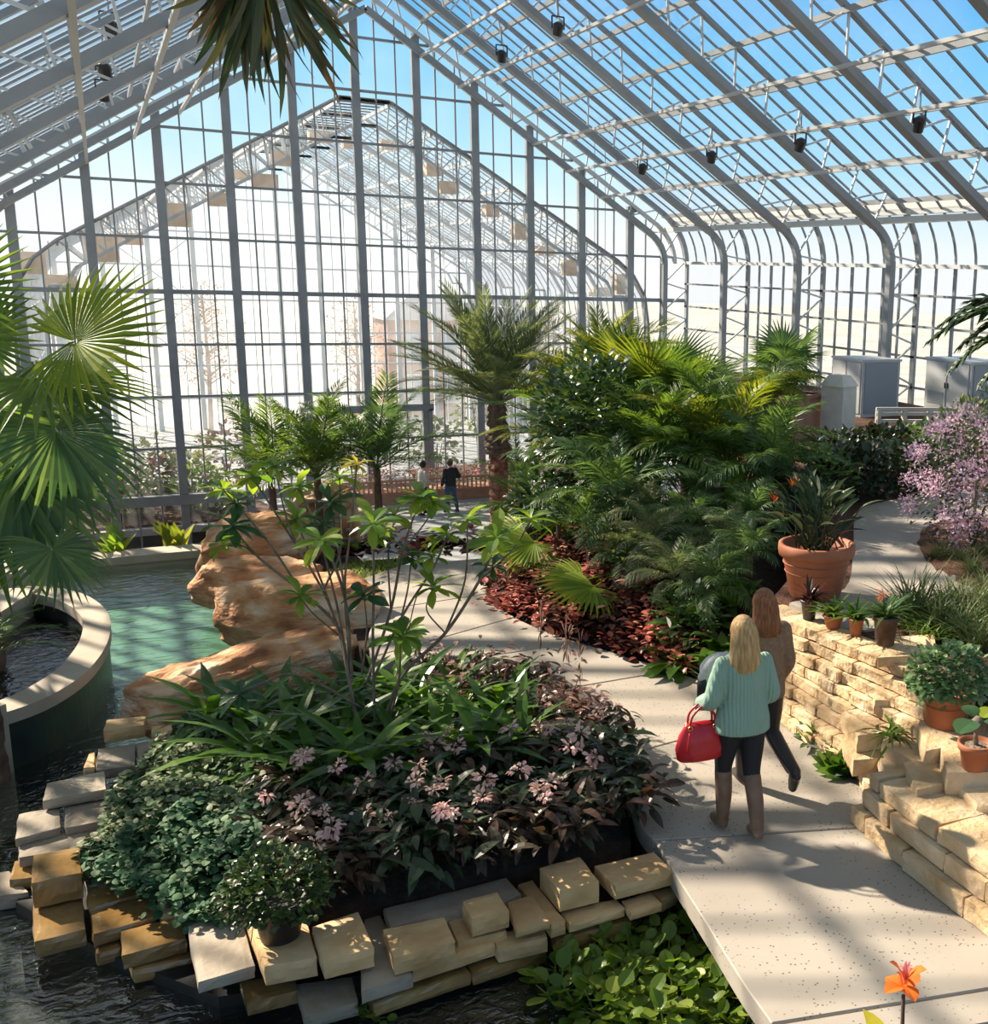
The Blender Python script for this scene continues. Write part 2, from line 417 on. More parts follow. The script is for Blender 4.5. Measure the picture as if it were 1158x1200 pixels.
# ---- lower wing beyond the gable
WP = [(17.1, ZL), (17.1, 2.2), (16.95, 3.2), (16.5, 3.95), (15.9, 4.45), (8.25, 9.0), (6.75, 9.0)]
WXC = 7.5
def wside(s): return [((x if s > 0 else 2*WXC-x), z) for x, z in WP]
def winset(P, o): return [(p[0]+(-o if p[0] > WXC else o)*(.5 if p[1] > 4 else 1), p[1]-(o if p[1] > 3.5 else 0)) for p in P]
wing = empty('ceiling_wing', (0, 0, 0), kind='structure')
wy = [YG+.25+4.2*k for k in range(6)]
WYE = wy[-1]
for i, y in enumerate(wy):
    t = empty('wing_truss', (0, y, 0), kind='structure')
    b = MB(); big = i == 0
    for s in (1, -1):
        P = [p3(p, 0) for p in wside(s)]
        for a, c in zip(P, P[1:]): b.beam(a, c, .1, .3 if big else .16, (0, 1, 0))
    b.obj('outer_chord', MT['steel' if big else 'wing_steel'], t)
    b = MB(); c_ = MB()
    for s in (1, -1):
        O_ = wside(s); I_ = winset(O_, .75)
        P = [p3(p, 0) for p in I_]
        for a, c in zip(P, P[1:]): b.beam(a, c, .09, .13, (0, 1, 0))
        n = 14; a5, a6 = np.array(O_[4]), np.array(O_[5]); i5, i6 = np.array(I_[4]), np.array(I_[5])
        for k in range(n):
            p = a5+(a6-a5)*k/n; q = i5+(i6-i5)*(k+.5)/n; r = a5+(a6-a5)*(k+1)/n
            c_.beam(p3(p, 0), p3(q, 0), .04, .04); c_.beam(p3(q, 0), p3(r, 0), .04, .04)
    b.obj('inner_chord', MT['wing_steel'], t); c_.obj('lacing', MT['wing_steel'], t)
for s in (1, -1):
    a, c = np.array(wside(s)[4]), np.array(wside(s)[5])
    for k in range(7):
        p = a+(c-a)*k/6
        MB().beam((p[0], YG+.3, p[1]-.1), (p[0], WYE, p[1]-.1), .07, .1).obj('purlin', MT['wing_steel'], wing)
    Q = wside(s)
    b = MB(); v = [p3(p, yy) for p in Q[1:] for yy in (YG+.3, WYE)]
    b.add(v, [(2*i, 2*i+1, 2*i+3, 2*i+2) for i in range(len(Q)-2)]); b.obj('pane', MT['wing_glass'], wing)
    for j in range(5):
        b = MB()
        for k in range(1, 6):
            y = wy[j]+4.2*k/6; P = [p3(p, y) for p in Q[1:]]
            for a_, c_ in zip(P, P[1:]): b.beam(a_, c_, .035, .05, (0, 1, 0))
        b.obj('glazing_bars', MT['wing_steel'], wing)
    wl = empty('wall_wing_right' if s > 0 else 'wall_wing_left', (0, 0, 0), kind='structure')
    X = Q[0][0]
    for k in range(0, 30):
        y = YG+.3+.7*k
        MB().beam((X, y, ZL), (X, y, 2.2), .05, .09 if k % 3 == 0 else .05, (0, 1, 0)).obj('mullion', MT['wing_steel'], wl)
    for z in (-2.6, -1.2, .2, 1.4, 2.2): MB().beam((X, YG+.3, z), (X, WYE, z), .06, .07).obj('transom', MT['wing_steel'], wl)
    b = MB(); b.add([(X, YG+.3, ZL), (X, WYE, ZL), (X, WYE, 2.2), (X, YG+.3, 2.2)], [(0, 1, 2, 3)]); b.obj('pane', MT['wing_glass'], wl)
ge = empty('wall_wing_back', (0, WYE+.1, 0), kind='structure')
def zw(x):
    x = WXC+abs(x-WXC)
    for a, c in zip(WP[1:], WP[2:]):
        if min(a[0], c[0]) <= x <= max(a[0], c[0]): return a[1]+(c[1]-a[1])*(x-a[0])/(c[0]-a[0]+1e-9)
    return 9.
for k in range(-5, 6):
    x = 7.5+1.82*k
    MB().box((x, 0, (ZL+zw(x))/2), (.2, .16, zw(x)-ZL)).obj('mullion', MT['wing_steel'], ge)
    for j in (1, 2):
        if x+.607*j < 17: MB().box((x+.607*j, 0, (ZL+zw(x+.607*j))/2), (.04, .05, zw(x+.607*j)-ZL)).obj('glazing_bar', MT['wing_steel'], ge)
for z in [-2.4+1.53*k for k in range(7)]:
    x1 = 17.1 if z < 2.2 else next(17.1-d for d in np.arange(0, 10, .02) if zw(17.1-d) >= z)
    MB().beam((2*WXC-x1, 0, z), (x1, 0, z), .08, .08).obj('transom', MT['wing_steel'], ge)
v = [p3(p, .03) for p in wside(-1)]+[p3(p, .03) for p in wside(1)][::-1]
b = MB(); b.add(v, [tuple(range(len(v)))]); b.obj('pane', MT['wing_glass'], ge)
# cross bracing in the wing gable
b = MB()
for (xa, za, xb, zb_) in ((0.2, -.9, 3.8, 2.1), (.2, 2.1, 3.8, -.9), (.2, 2.1, 3.8, 5.), (.2, 5., 3.8, 2.1)): b.beam((xa, -.1, za), (xb, -.1, zb_), .04, .04)
b.obj('cross_brace', MT['wing_steel'], ge)

# heater boxes hung under the wing roof
boxes = [(120, 292, 30, 26), (150, 280, 28, 12), (207, 252, 26, 24), (257, 234, 24, 14), (285, 205, 24, 10), (310, 212, 26, 14), (331, 186, 22, 15), (375, 160, 24, 12), (38, 308, 24, 22), (72, 330, 28, 14),
         (412, 168, 20, 12), (457, 170, 22, 10), (506, 199, 16, 14), (525, 220, 22, 14), (575, 247, 16, 14), (609, 272, 18, 18), (638, 294, 22, 12), (669, 314, 20, 20), (727, 333, 18, 26), (703, 342, 24, 12)]
for i, (x, y, w_, h_) in enumerate(boxes):
    Y = 39.0 if h_ > 13 else 42.5
    c = ony(x, y, Y); k = Y/1297*.95
    side_ = 'left' if x < 390 else 'right'
    o = empty('hanging_heater', c, label=f'tan box heater hung under the {side_} slope of the lower glass roof, {"near" if Y < 40 else "second"} row', cat='heater', group=f'tan heaters under the {side_} wing roof, {"near" if Y < 40 else "second"} row')
    MB().box((0, 0, 0), (w_*k, .5, h_*k)).obj('heater_body', MT['tan_panel'], o)
    zt = zw(c[0])-c[2] if c[2] < zw(c[0]) else .3
    for dx in (-.3, .3): MB().beam((dx*w_*k, 0, h_*k/2), (dx*w_*k, 0, max(zt, h_*k/2+.05)), .025, .025).obj('hanger_rod', MT['steel'], o)

# spotlights on the roof framing
for i, (x, y, Y) in enumerate([(129, 34, 24), (123, 84, 26), (122, 110, 29), (588, 66, 31), (654, 34, 27), (753, 198, 31.5), (834, 184, 27.2), (938, 170, 22.8), (1077, 146, 18.4)]):
    c = ony(x, y, Y)
    pl = ['highest of three at upper left', 'middle of three at upper left', 'lowest of three at upper left', 'beside the gable rafter', 'above the gable rafter', 'nearest the far corner', 'second from the far corner', 'third from the far corner', 'nearest the camera on the right slope'][i]
    o = empty('spotlight', c, 0.,  f'small dark spotlight clamped to the roof frame, {pl}', 'spotlight', 'spotlights on the roof frame')
    b = MB(); R = rotm(.5, 0, RND.uniform(-.4, .4)); b.lathe([(.07, -.14), (.11, -.14), (.13, .1), (.06, .16)], 12); b.v = [v @ R.T for v in b.v]; b.obj('lamp_housing', MT['dark'], o)
    b = MB(); b.beam((-.15, 0, 0), (-.15, 0, .28), .03, .03); b.beam((.15, 0, 0), (.15, 0, .28), .03, .03); b.beam((-.15, 0, .28), (.15, 0, .28), .03, .03); b.obj('bracket', MT['dark'], o)
    MB().beam((0, 0, .28), (0, 0, .75), .03, .03).obj('rod', MT['steel'], o)
# ================================================================== ground, water, stone
def poly_obj(name, pts, z0, z1, mat, kind='structure', bevel=0):
    b = MB(); b.prism(pts, z0, z1); o = b.obj(name, mat); props(o, kind=kind); return o
def px(pts, z=0.): return [onz(x, y, z) for x, y in pts]

# lower hall floor, ground outside
ZF = -3.4
poly_obj('floor_lower', [(4.2, 15.7), (18.3, 15.7), (18.3, YG), (4.2, YG)], -4.9, ZF, MT['floor_low'])
poly_obj('floor_sunken', [(-3.3, 19.2), (4.2, 19.2), (4.2, YG), (-3.3, YG)], -4.9, -4.7, MT['mulch'])
poly_obj('ground_wing_bed', [(-2.4, YG+.3), (4.6, YG+.3), (3.8, YG+4.5), (-2.4, YG+6)], -3.95, -3.82, MT['mulch'])
poly_obj('ground_wing_bed', [(9.4, YG+.3), (17.0, YG+.3), (17.0, YG+8), (10, YG+7)], -3.95, -3.82, MT['mulch'])
poly_obj('floor_wing', [(-2.6, YG), (17.3, YG), (17.3, WYE), (-2.6, WYE)], -4.1, -3.9, MT['floor_low'])
MT['outside'] = noisy('outside', [(.3, (.36, .34, .28)), (.7, (.55, .53, .48))], .2, .9, .1, coord='World')
poly_obj('ground_outside', [(-120, -40), (200, -40), (200, 300), (-120, 300)], -5.2, -4.95, MT['outside'])
# pool floor and stream bed
MT['pool_floor'] = noisy('pool_floor', [(.3, (.09, .27, .17)), (.7, (.17, .38, .26))], .8, .6, .1, coord='World')
MT['stream_bed'] = noisy('stream_bed', [(.3, (.008, .009, .009)), (.7, (.03, .028, .024))], 3, .5, .3, coord='World')
poly_obj('floor_pool', [(-.45, 10.6), (3, 10.6), (3, 18.65), (-1.8, 18.65), (-.2, 14.3)], -1.6, -.9, MT['pool_floor'])
poly_obj('floor_stream', [(-7, -1), (3.4, -1), (3.4, 10.6), (-.45, 10.6), (-.2, 14.3), (-1.8, 18.65), (-7, 18.65)], -1.6, -1.15, MT['stream_bed'])
# water
def watermat(name, tint, scale, strength, stretch=(1, 1, 1), ior=1.33, dist=.012):
    m, nt, b = newmat(name); L = nt.links; nt.nodes.remove(b)
    g = N(nt, 'NewGeometry'); mp = N(nt, 'Mapping'); mp.inputs['Scale'].default_value = stretch; L.new(g.outputs['Position'], mp.inputs[0])
    n1 = N(nt, 'TexNoise'); n1.inputs['Scale'].default_value = scale; n1.inputs['Detail'].default_value = 3; n1.inputs['Distortion'].default_value = .8; L.new(mp.outputs[0], n1.inputs['Vector'])
    bp = N(nt, 'Bump'); bp.inputs['Strength'].default_value = strength; bp.inputs['Distance'].default_value = dist; L.new(n1.outputs['Fac'], bp.inputs['Height'])
    tr = N(nt, 'BsdfTransparent'); tr.inputs[0].default_value = (*tint, 1)
    gl = N(nt, 'BsdfGlossy'); gl.inputs['Roughness'].default_value = .03
    fr = N(nt, 'Fresnel'); thin_ior(nt, fr, ior); L.new(bp.outputs[0], gl.inputs['Normal']); L.new(bp.outputs[0], fr.inputs['Normal'])
    ms = N(nt, 'MixShader'); L.new(fr.outputs[0], ms.inputs[0]); L.new(tr.outputs[0], ms.inputs[1]); L.new(gl.outputs[0], ms.inputs[2])
    L.new(ms.outputs[0], nt.nodes['Material Output'].inputs[0]); return m
MT['water'] = watermat('water', (.9, .98, .94), 4.2, 1., (.7, 1.5, 1), 2.7, .045)
MT['stream_water'] = watermat('stream_water', (.7, .75, .74), 7., 1., (1, 1.4, 1), 2.8, .03)
MT['basin_water'] = watermat('basin_water', (.3, .34, .32), 9., 1., (1, 1, 1), 2.3, .03)
def flat(name, pts, z, mat):
    b = MB(); p = np.asarray(pts)[:, :2]; b.add(np.c_[p, np.full(len(p), z)], [tuple(range(len(p)))])
    o = b.obj(name, mat); props(o, kind='structure'); return o
flat('water_pool', [(-.3, 11.5), (.6, 11), (3.3, 11), (3.3, 18.6), (-7, 18.6), (-7, 15.9)], -.5, MT['water'])
flat('water_stream', [(-7, -1), (3.3, -1), (3.3, 11), (.6, 11), (-.3, 11.5), (-7, 15.9)], -.5, MT['stream_water'])

# upper terrace: body of ground under everything on this level, built as solid blocks with the pool left open
edgeR = [(2.25, 11.2), (2.2, 12.2), (2.3, 13.4), (2.2, 14.6), (1.45, 16.6), (1.4, 18.6), (2.9, 18.6), (3.0, 15.7)]
poly_obj('ground_terrace', [(3.25, -2), (3.25, 6.6), (3.3, 9), (3.0, 11)]+edgeR+[(5.6, 15.7), (9, 18.6), (17.9, 25), (18.4, 37), (18.4, -2)], -4.0, -.12, MT['soil'])
poly_obj('wall_pool_end', [(-7, 18.6), (1.9, 18.6), (1.9, 19.05), (-7, 19.05)], -4.0, -.42, MT['coping'])
# far coping of the pool
c0, c1 = onz(36, 680, -.25), onz(262, 650, -.25)
b = MB(); b.beam((c0[0]-2.5, 18.78, -.36), (1.9, 18.78, -.36), .46, .12); props(b.obj('trim_coping', MT['coping']), kind='structure')
# right-hand ledge of the pool behind the boulders
poly_obj('trim_ledge', [(1.05, 14.2), (1.4, 14.2), (1.6, 18.0), (1.25, 18.0)], -.28, -.16, MT['coping'])
poly_obj('wall_pool_side', [(1.08, 14.25), (1.4, 14.25), (1.6, 18.0), (1.28, 18.0)], -1.2, -.28, MT['stream_bed'])

# main path: slabs between joints
PL = px([(925, 1240), (905, 1200), (870, 1150), (830, 1085), (795, 1030), (770, 990), (748, 962), (735, 920), (722, 870), (700, 830), (670, 800), (610, 775), (520, 768), (445, 772), (432, 745), (445, 715), (440, 695), (425, 678)])
PR_ = px([(1330, 1170), (1250, 1105), (1158, 1035), (1100, 992), (1060, 960), (1010, 915), (975, 888), (930, 850), (860, 815), (800, 790), (720, 765), (640, 740), (590, 715), (571, 692), (585, 672), (630, 655), (560, 655), (470, 662)])
PLs, PRs = spline(PL, 6), spline(PR_, 6)
def cutline(S, x, y):
    t = onz(x, y, 0); return int(np.argmin(np.linalg.norm(S[:, :2]-t[:2], axis=1)))
joints = [(930, 1190, 1290, 1135), (765, 985, 1065, 968), (733, 882, 900, 838), (690, 800, 790, 784), (560, 768, 690, 752), (440, 770, 598, 722), (445, 715, 571, 694)]
iL = [0]+[cutline(PLs, j[0], j[1]) for j in joints]+[len(PLs)-1]
iR = [0]+[cutline(PRs, j[2], j[3]) for j in joints]+[len(PRs)-1]
for k in range(len(iL)-1):
    a = PLs[iL[k]:iL[k+1]+1]; c = PRs[iR[k]:iR[k+1]+1]
    q = np.concatenate([a, c[::-1]])[:, :2]
    keep = [q[0]]
    for p_ in q[1:]:
        if np.linalg.norm(p_-keep[-1]) > .02: keep.append(p_)
    q = np.array(keep); ctr = q.mean(0)
    # narrow the slab at its joints
    u = (a[0]+c[0])/2-(a[-1]+c[-1])/2; u = u[:2]/np.linalg.norm(u)
    qq = []
    for p_ in q:
        s_ = 0
        if min(np.linalg.norm(p_-a[0][:2]), np.linalg.norm(p_-c[0][:2])) < .01: s_ = -1
        if min(np.linalg.norm(p_-a[-1][:2]), np.linalg.norm(p_-c[-1][:2])) < .01: s_ = 1
        qq.append(p_+u*s_*.009)
    o = poly_obj('path_slab', qq, -.16, 0, MT['concrete'])
    o.modifiers.new('bevel', 'BEVEL').width = .008; o.modifiers['bevel'].limit_method = 'ANGLE'
# grass verge at the end of the path
# right terrace (z .9): block with paved top
ZT = .9
TE = [(5.72, 9.3), (5.75, 8.7), (5.8, 7.9), (6.0, 7.0), (6.05, 6.3), (6.1, 5.0), (6.2, 2)]
poly_obj('ground_upper_terrace', TE+[(18.35, 2), (18.35, 36.5), (16, 30), (11, 19), (9.6, 15.5), (8.2, 12.6), (6.6, 10.2)], -.5, ZT-.02, MT['mulch'])
PT = px([(925, 706), (990, 690), (1000, 640), (1003, 605), (1025, 590), (1095, 579), (1150, 577), (1330, 600), (1330, 690), (1110, 720), (1000, 738)], ZT)
PT = spline(PT+[PT[0]], 5)[:-1]
o = poly_obj('path_upper', PT, ZT-.1, ZT, MT['concrete'])

# island bed: mounded soil
ISL = [(0.6, 7.1), (1.2, 7.05), (2.3, 7.05), (3.05, 7.05), (3.2, 7.2), (3.55, 8.2), (3.7, 9.2), (3.55, 10.2), (3.1, 11.1), (2.3, 11.3), (1.6, 11.2), (.9, 10.9), (.45, 10.8), (.2, 10.2), (.08, 9.5), (-.02, 8.9), (.15, 8.1), (.4, 7.4)]
from mathutils.bvhtree import BVHTree
GROUND = []
def ground_z(x, y, default=0.):
    best = None
    for t in GROUND:
        h = t.ray_cast(Vector((x, y, 5)), Vector((0, 0, -1)))
        if h[0] is not None and (best is None or h[0].z > best): best = h[0].z
    return default if best is None else best
def mound(name, outline, z0, peak, mat, zb=-1.15, n=10, rough=.04):
    o_ = spline(list(outline)+[outline[0]], 4)[:-1, :2]; c = o_.mean(0); v = []; f = []; m = len(o_)
    for r in range(n+1):
        t = r/n
        for p in o_:
            q = c+(p-c)*(1-t) if r < n else c+(p-c)*.02
            h = z0+peak*math.sin(min(1, t*1.3)*PI/2)+rough*mnoise.noise((q[0]*3, q[1]*3, 3.1))
            v.append((q[0], q[1], h))
    for p in o_: v.append((p[0], p[1], zb))
    for r in range(n):
        for k in range(m): f.append((r*m+k, r*m+(k+1) % m, (r+1)*m+(k+1) % m, (r+1)*m+k))
    for k in range(m): f.append((k, (n+1)*m+k, (n+1)*m+(k+1) % m, (k+1) % m))
    b = MB(); b.add(v, f); o = b.obj(name, mat, smooth=True); props(o, kind='structure')
    GROUND.append(BVHTree.FromPolygons([tuple(p) for p in v], f)); return o
mound('ground_island', ISL, -.13, .28, MT['soil'])
# bed on the right of the path, rising to the terrace
BED = [(5.6, 8.3), (5.0, 9.75), (4.6, 10.7), (4.18, 11.7), (4.0, 12.7), (4.1, 13.7), (4.7, 14.7), (5.4, 15.6), (7.5, 17.4), (10.5, 19.0), (10.8, 17), (9.5, 14.5), (8.6, 12.6), (7.0, 10.4), (6.2, 9.4), (5.9, 8.7)]
mound('ground_bed', BED, -.06, .75, MT['soil'], zb=-.5)

# ------------------------------------------------------------------ loose stones
import bmesh
def cube_tmpl(cx=7, cy=5, cz=3):
    ax = [np.linspace(-1, 1, c+1) for c in (cx, cy, cz)]; idx = {}; v = []; f = []
    def vid(i, j, k):
        key = (i, j, k)
        if key not in idx: idx[key] = len(v); v.append((ax[0][i], ax[1][j], ax[2][k]))
        return idx[key]
    for i in range(cx):
        for j in range(cy):
            f.append((vid(i, j, cz), vid(i+1, j, cz), vid(i+1, j+1, cz), vid(i, j+1, cz))); f.append((vid(i, j, 0), vid(i, j+1, 0), vid(i+1, j+1, 0), vid(i+1, j, 0)))
    for i in range(cx):
        for k in range(cz):
            f.append((vid(i, 0, k), vid(i+1, 0, k), vid(i+1, 0, k+1), vid(i, 0, k+1))); f.append((vid(i, cy, k), vid(i, cy, k+1), vid(i+1, cy, k+1), vid(i+1, cy, k)))
    for j in range(cy):
        for k in range(cz):
            f.append((vid(0, j, k), vid(0, j, k+1), vid(0, j+1, k+1), vid(0, j+1, k))); f.append((vid(cx, j, k), vid(cx, j+1, k), vid(cx, j+1, k+1), vid(cx, j, k+1)))
    return np.array(v), f
TV, TF = cube_tmpl(); 
def vnoise(P, s, seed): return np.array([mnoise.noise_vector((p[0]*s+seed, p[1]*s, p[2]*s)) for p in P])
def stone(name, quad, ztop, th, mat, rough=.012, seed=0, label=None, group=None, cat='stone'):
    """rough-cut block: quad = four ground points (back-left, back-right, front-right, front-left) of the top face"""
    q = np.asarray(quad)[:, :2]; c = q.mean(0)
    u, v, w_ = (TV[:, 0]+1)/2, (TV[:, 1]+1)/2, (TV[:, 2]+1)/2
    xy = (q[3][None]*((1-u)*(1-v))[:, None]+q[2][None]*(u*(1-v))[:, None]+q[1][None]*(u*v)[:, None]+q[0][None]*((1-u)*v)[:, None])
    P = np.c_[xy-c, (w_-1)*th]
    ext = (np.abs(TV) > .999).sum(1)
    ctr = np.array([0, 0, -th/2])
    nrm = TV*(np.abs(TV) > .999); nrm = nrm/np.maximum(1, np.linalg.norm(nrm, axis=1))[:, None]
    # side faces are split rough, the bed faces stay flatter; arrises worn
    d = vnoise(P+np.r_[c, ztop], 7., seed*1.37)+.6*vnoise(P+np.r_[c, ztop], 19., seed*2.1)
    amp = np.where(np.abs(TV[:, 2]) > .999, .35, 1.)[:, None]
    P = P+d*rough*amp
    P[ext >= 2] -= (TV[ext >= 2]*(np.abs(TV[ext >= 2]) > .999))*np.array([.007, .007, .006])
    b = MB(); b.add(P, TF); o = b.obj(name, mat, loc=(c[0], c[1], ztop)); props(o, label, cat, group); return o
def qpx(pts, z): return [onz(x, y, z) for x, y in pts]
LS, WS, GS = MT['limestone'], MT['wet_stone'], MT['grey_stone']
GRP = 'limestone ledge blocks round the island bed'
ST = [
 ([(124, 843), (172, 838), (169, 849), (120, 856)], .02, .13, LS, 'honey block standing highest on the far pool corner of the ledge'),
 ([(114, 877), (159, 870), (159, 896), (112, 903)], -.12, .1, GS, 'flat pale slab just in front of the highest far-corner block'),
 ([(160.5, 870), (204, 861), (204, 882), (160.5, 891)], -.12, .1, GS, 'square pale slab right of the far-corner block, touching the leaves'),
 ([(177, 850), (202, 848), (203, 860), (176, 864)], -.13, .12, LS, 'small tan slab between the far-corner block and the driftwood boulder'),
 ([(205, 852), (228, 849), (228, 869), (206, 872)], -.13, .12, LS, 'tan slab directly under the tip of the driftwood boulder'),
 ([(103, 883), (112, 880), (112, 898), (97, 899)], -.16, .1, LS, 'small tan stone end peeping out on the water side of the ledge'),
 ([(160.5, 893), (178, 890), (178, 903), (160.5, 905)], -.2, .1, GS, 'little grey stone half covered by the variegated leaves'),
 ([(54, 917), (123, 902), (125, 924), (49, 938)], -.05, .09, GS, 'long grey-brown slab lying across two others on the water side'),
 ([(21, 953), (70, 944), (72, 969), (17, 983)], -.15, .08, GS, 'grey slab under the left end of the long crosswise slab'),
 ([(75, 941), (127, 935), (129, 960), (75, 970)], -.15, .08, GS, 'grey slab under the right end of the long crosswise slab'),
 ([(21, 984), (136, 961), (136, 985), (21, 1005)], -.22, .09, GS, 'long dull slab running behind the wet amber block'),
 ([(16, 1008), (42, 1003), (42, 1027), (9.5, 1031)], -.32, .1, WS, 'wet brown stone end left of the amber block'),
 ([(-22, 1024), (12, 1019), (34, 1045), (-18, 1052)], -.38, .12, GS, 'low slab at the waterline at the edge of the frame'),
 ([(38, 1001), (94, 991), (96, 1022), (35, 1035)], -.04, .2, WS, 'wet amber block standing tall above the dark water'),
 ([(37, 1052), (97, 1046), (101, 1088), (39, 1104)], -.26, .13, WS, 'wet brown block in front of the tall amber block, jutting over the water'),
 ([(97, 1012), (148, 1003), (150, 1020), (99, 1031)], -.2, .09, WS, 'wet mauve-brown slab behind the leaves beside the tall amber block'),
 ([(100, 1035), (160, 1026), (172, 1045), (103.5, 1064)], -.22, .09, WS, 'wet amber slab, the second right of the tall amber block'),
 ([(104.5, 1067), (179, 1047), (184, 1073), (109, 1095)], -.24, .1, WS, 'long wet amber slab with a bright glint in front of the leaves'),
 ([(183, 1043), (216, 1036), (216, 1066), (186, 1071)], -.22, .1, LS, 'tan slab under the edge of the variegated leaves'),
 ([(140, 1090), (214, 1072), (219, 1099), (142, 1120)], -.26, .11, WS, 'wet brown slab with pale streaks left of the big pale slab'),
 ([(215, 1057), (277, 1048), (300, 1131), (231, 1151)], -.1, .09, GS, 'big pale slab running toward the water left of the black pot'),
 ([(284, 1068), (352, 1052), (373, 1121), (309, 1133)], -.05, .14, LS, 'tan block carrying the black pot'),
 ([(364, 1085), (421, 1067), (440, 1110), (378, 1126)], -.03, .14, LS, 'thick honey block right of the black pot'),
 ([(346, 1152), (413, 1143), (421, 1174), (356, 1192)], -.34, .1, GS, 'low grey slab nearest the camera by the dark water'),
 ([(426, 1074), (446, 1069), (485, 1142), (422, 1162)], -.2, .1, GS, 'narrow grey slab running under the block with two holes'),
 ([(447.5, 1088), (521.6, 1073), (535, 1103), (461, 1123)], -.07, .13, LS, 'long honey block with two small holes in its top'),
 ([(449, 1064), (594, 1027), (612, 1047), (457, 1087)], -.12, .1, GS, 'long grey weathered slab lying along the dark soil'),
 ([(523, 1076), (575, 1060), (595, 1090), (536, 1104)], -.18, .1, LS, 'tan slab beneath the small bright cube'),
 ([(540.6, 1055), (583, 1043.7), (597.6, 1065.5), (552, 1077)], -.03, .14, LS, 'small bright cube-like block in the middle of the front ledge'),
 ([(594, 1056), (624.7, 1047), (645.6, 1078), (604, 1090)], -.11, .07, LS, 'thin pale slab right of the small bright cube'),
 ([(606, 1036), (624.7, 1030), (664, 1078), (645, 1084)], -.16, .11, LS, 'narrow tan slab squeezed left of the tall square block'),
 ([(631, 1016), (680, 1003), (703.6, 1032), (655, 1043.7)], .01, .17, LS, 'tall square honey block, highest on the front ledge'),
 ([(655, 1067), (721.6, 1052), (734, 1063), (666.5, 1082.6)], -.2, .08, LS, 'flat tan slab under the tall square block'),
 ([(695, 1014), (767, 997), (792, 1021), (720.6, 1039)], -.02, .11, LS, 'broad tan slab meeting the corner of the path'),
 ([(727, 1055), (763.4, 1043.7), (776.7, 1058), (738.7, 1070)], -.2, .07, LS, 'small flat stone above the floating water plants'),
 ([(762, 1044), (792, 1036), (797, 1044), (775, 1056)], -.22, .1, LS, 'stone tucked under the path edge above the water plants'),
 ([(470, 1122), (572, 1094), (581, 1105), (483, 1137)], -.23, .1, LS, 'long stone of the lower course under the two-hole block'),
 ([(573, 1093), (636, 1083), (643, 1098), (583, 1111)], -.24, .12, LS, 'stone of the lower course under the thin pale slab'),
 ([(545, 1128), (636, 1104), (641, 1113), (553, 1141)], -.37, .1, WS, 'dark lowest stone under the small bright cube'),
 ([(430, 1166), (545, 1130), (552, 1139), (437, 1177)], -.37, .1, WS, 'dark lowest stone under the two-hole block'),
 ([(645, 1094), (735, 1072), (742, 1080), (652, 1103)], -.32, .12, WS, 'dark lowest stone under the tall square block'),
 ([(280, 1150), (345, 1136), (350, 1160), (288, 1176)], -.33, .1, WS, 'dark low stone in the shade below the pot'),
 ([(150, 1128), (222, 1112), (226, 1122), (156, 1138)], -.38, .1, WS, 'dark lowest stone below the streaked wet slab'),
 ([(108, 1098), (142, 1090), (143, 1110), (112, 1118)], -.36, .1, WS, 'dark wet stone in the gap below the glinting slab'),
]
for i, (q, z, th, mt, lab) in enumerate(ST):
    stone('ledge_stone', qpx(q, z), z, th, mt, .011, i, lab, GRP)
# footing below the ledge
poly_obj('ground_footing', [(-.85, 8.75), (-.25, 7.7), (.3, 6.95), (1.3, 6.72), (2.3, 6.72), (3.15, 6.7), (3.15, 7.3), (.9, 7.6), (.4, 8.6), (.3, 11.0), (-.2, 10.6), (-.45, 10.0)], -1.15, -.42, MT['stream_bed'])

# right retaining wall, course by course
def course(pts, z, h, depth, lmin, lmax, label, rnd, out=.03, gap=.006, mat=None):
    P = spline(pts, 12)[:, :2]; d = np.r_[0, np.cumsum(np.linalg.norm(np.diff(P, axis=0), axis=1))]
    at = lambda s: np.array([np.interp(s, d, P[:, 0]), np.interp(s, d, P[:, 1])])
    s = 0.
    while s < d[-1]-.08:
        l = min(rnd.uniform(lmin, lmax), d[-1]-s)
        a, c = at(s+gap), at(s+l-gap); t = (c-a)/np.linalg.norm(c-a); n = np.array([t[1], -t[0]])   # outwards
        o = rnd.uniform(-out, out); f0, f1 = a+n*o, c+n*(o+rnd.uniform(-.012, .012))
        stone('wall_stone', [f0-n*depth, f1-n*depth, f1, f0], z+h-gap/2, h-gap, mat or MT['wall_stone'], .016, rnd.random()*100, label, 'stones of the retaining wall by the path'); s += l
RW = random.Random(5)
base = [(5.62, 9.0), (5.52, 8.3), (5.46, 7.6), (5.42, 7.0), (5.4, 6.55)]
top = [(5.66, 9.0), (5.74, 8.4), (5.82, 7.7), (5.92, 7.1), (6.02, 6.4)]
nm = ['bottom', 'second', 'third', 'fourth', 'fifth', 'sixth', 'seventh', 'top']
for k in range(8):
    t = k/7; pts = [tuple(np.array(a)*(1-t)+np.array(c)*t) for a, c in zip(base, top)]
    course([p[::1] for p in pts][::-1], k*.1125, .1125, .3, .16, .42, f'rough honey limestone in the {nm[k]} course of the tall wall behind the two women', RW, .035)
# nearer lower wall beside the path
front = [(5.09, 6.28), (5.06, 6.1), (5.02, 5.6), (5.0, 5.0), (4.98, 4.3)]
for k, (h, z) in enumerate(((.16, 0), (.15, .16), (.13, .31))):
    course([(x+.05*k, y-.05*k) for x, y in front][::-1], z, h, .42, .4, .75, f'large honey limestone in the {["bottom", "middle", "top"][k]} course of the low wall along the path', RW, .02)
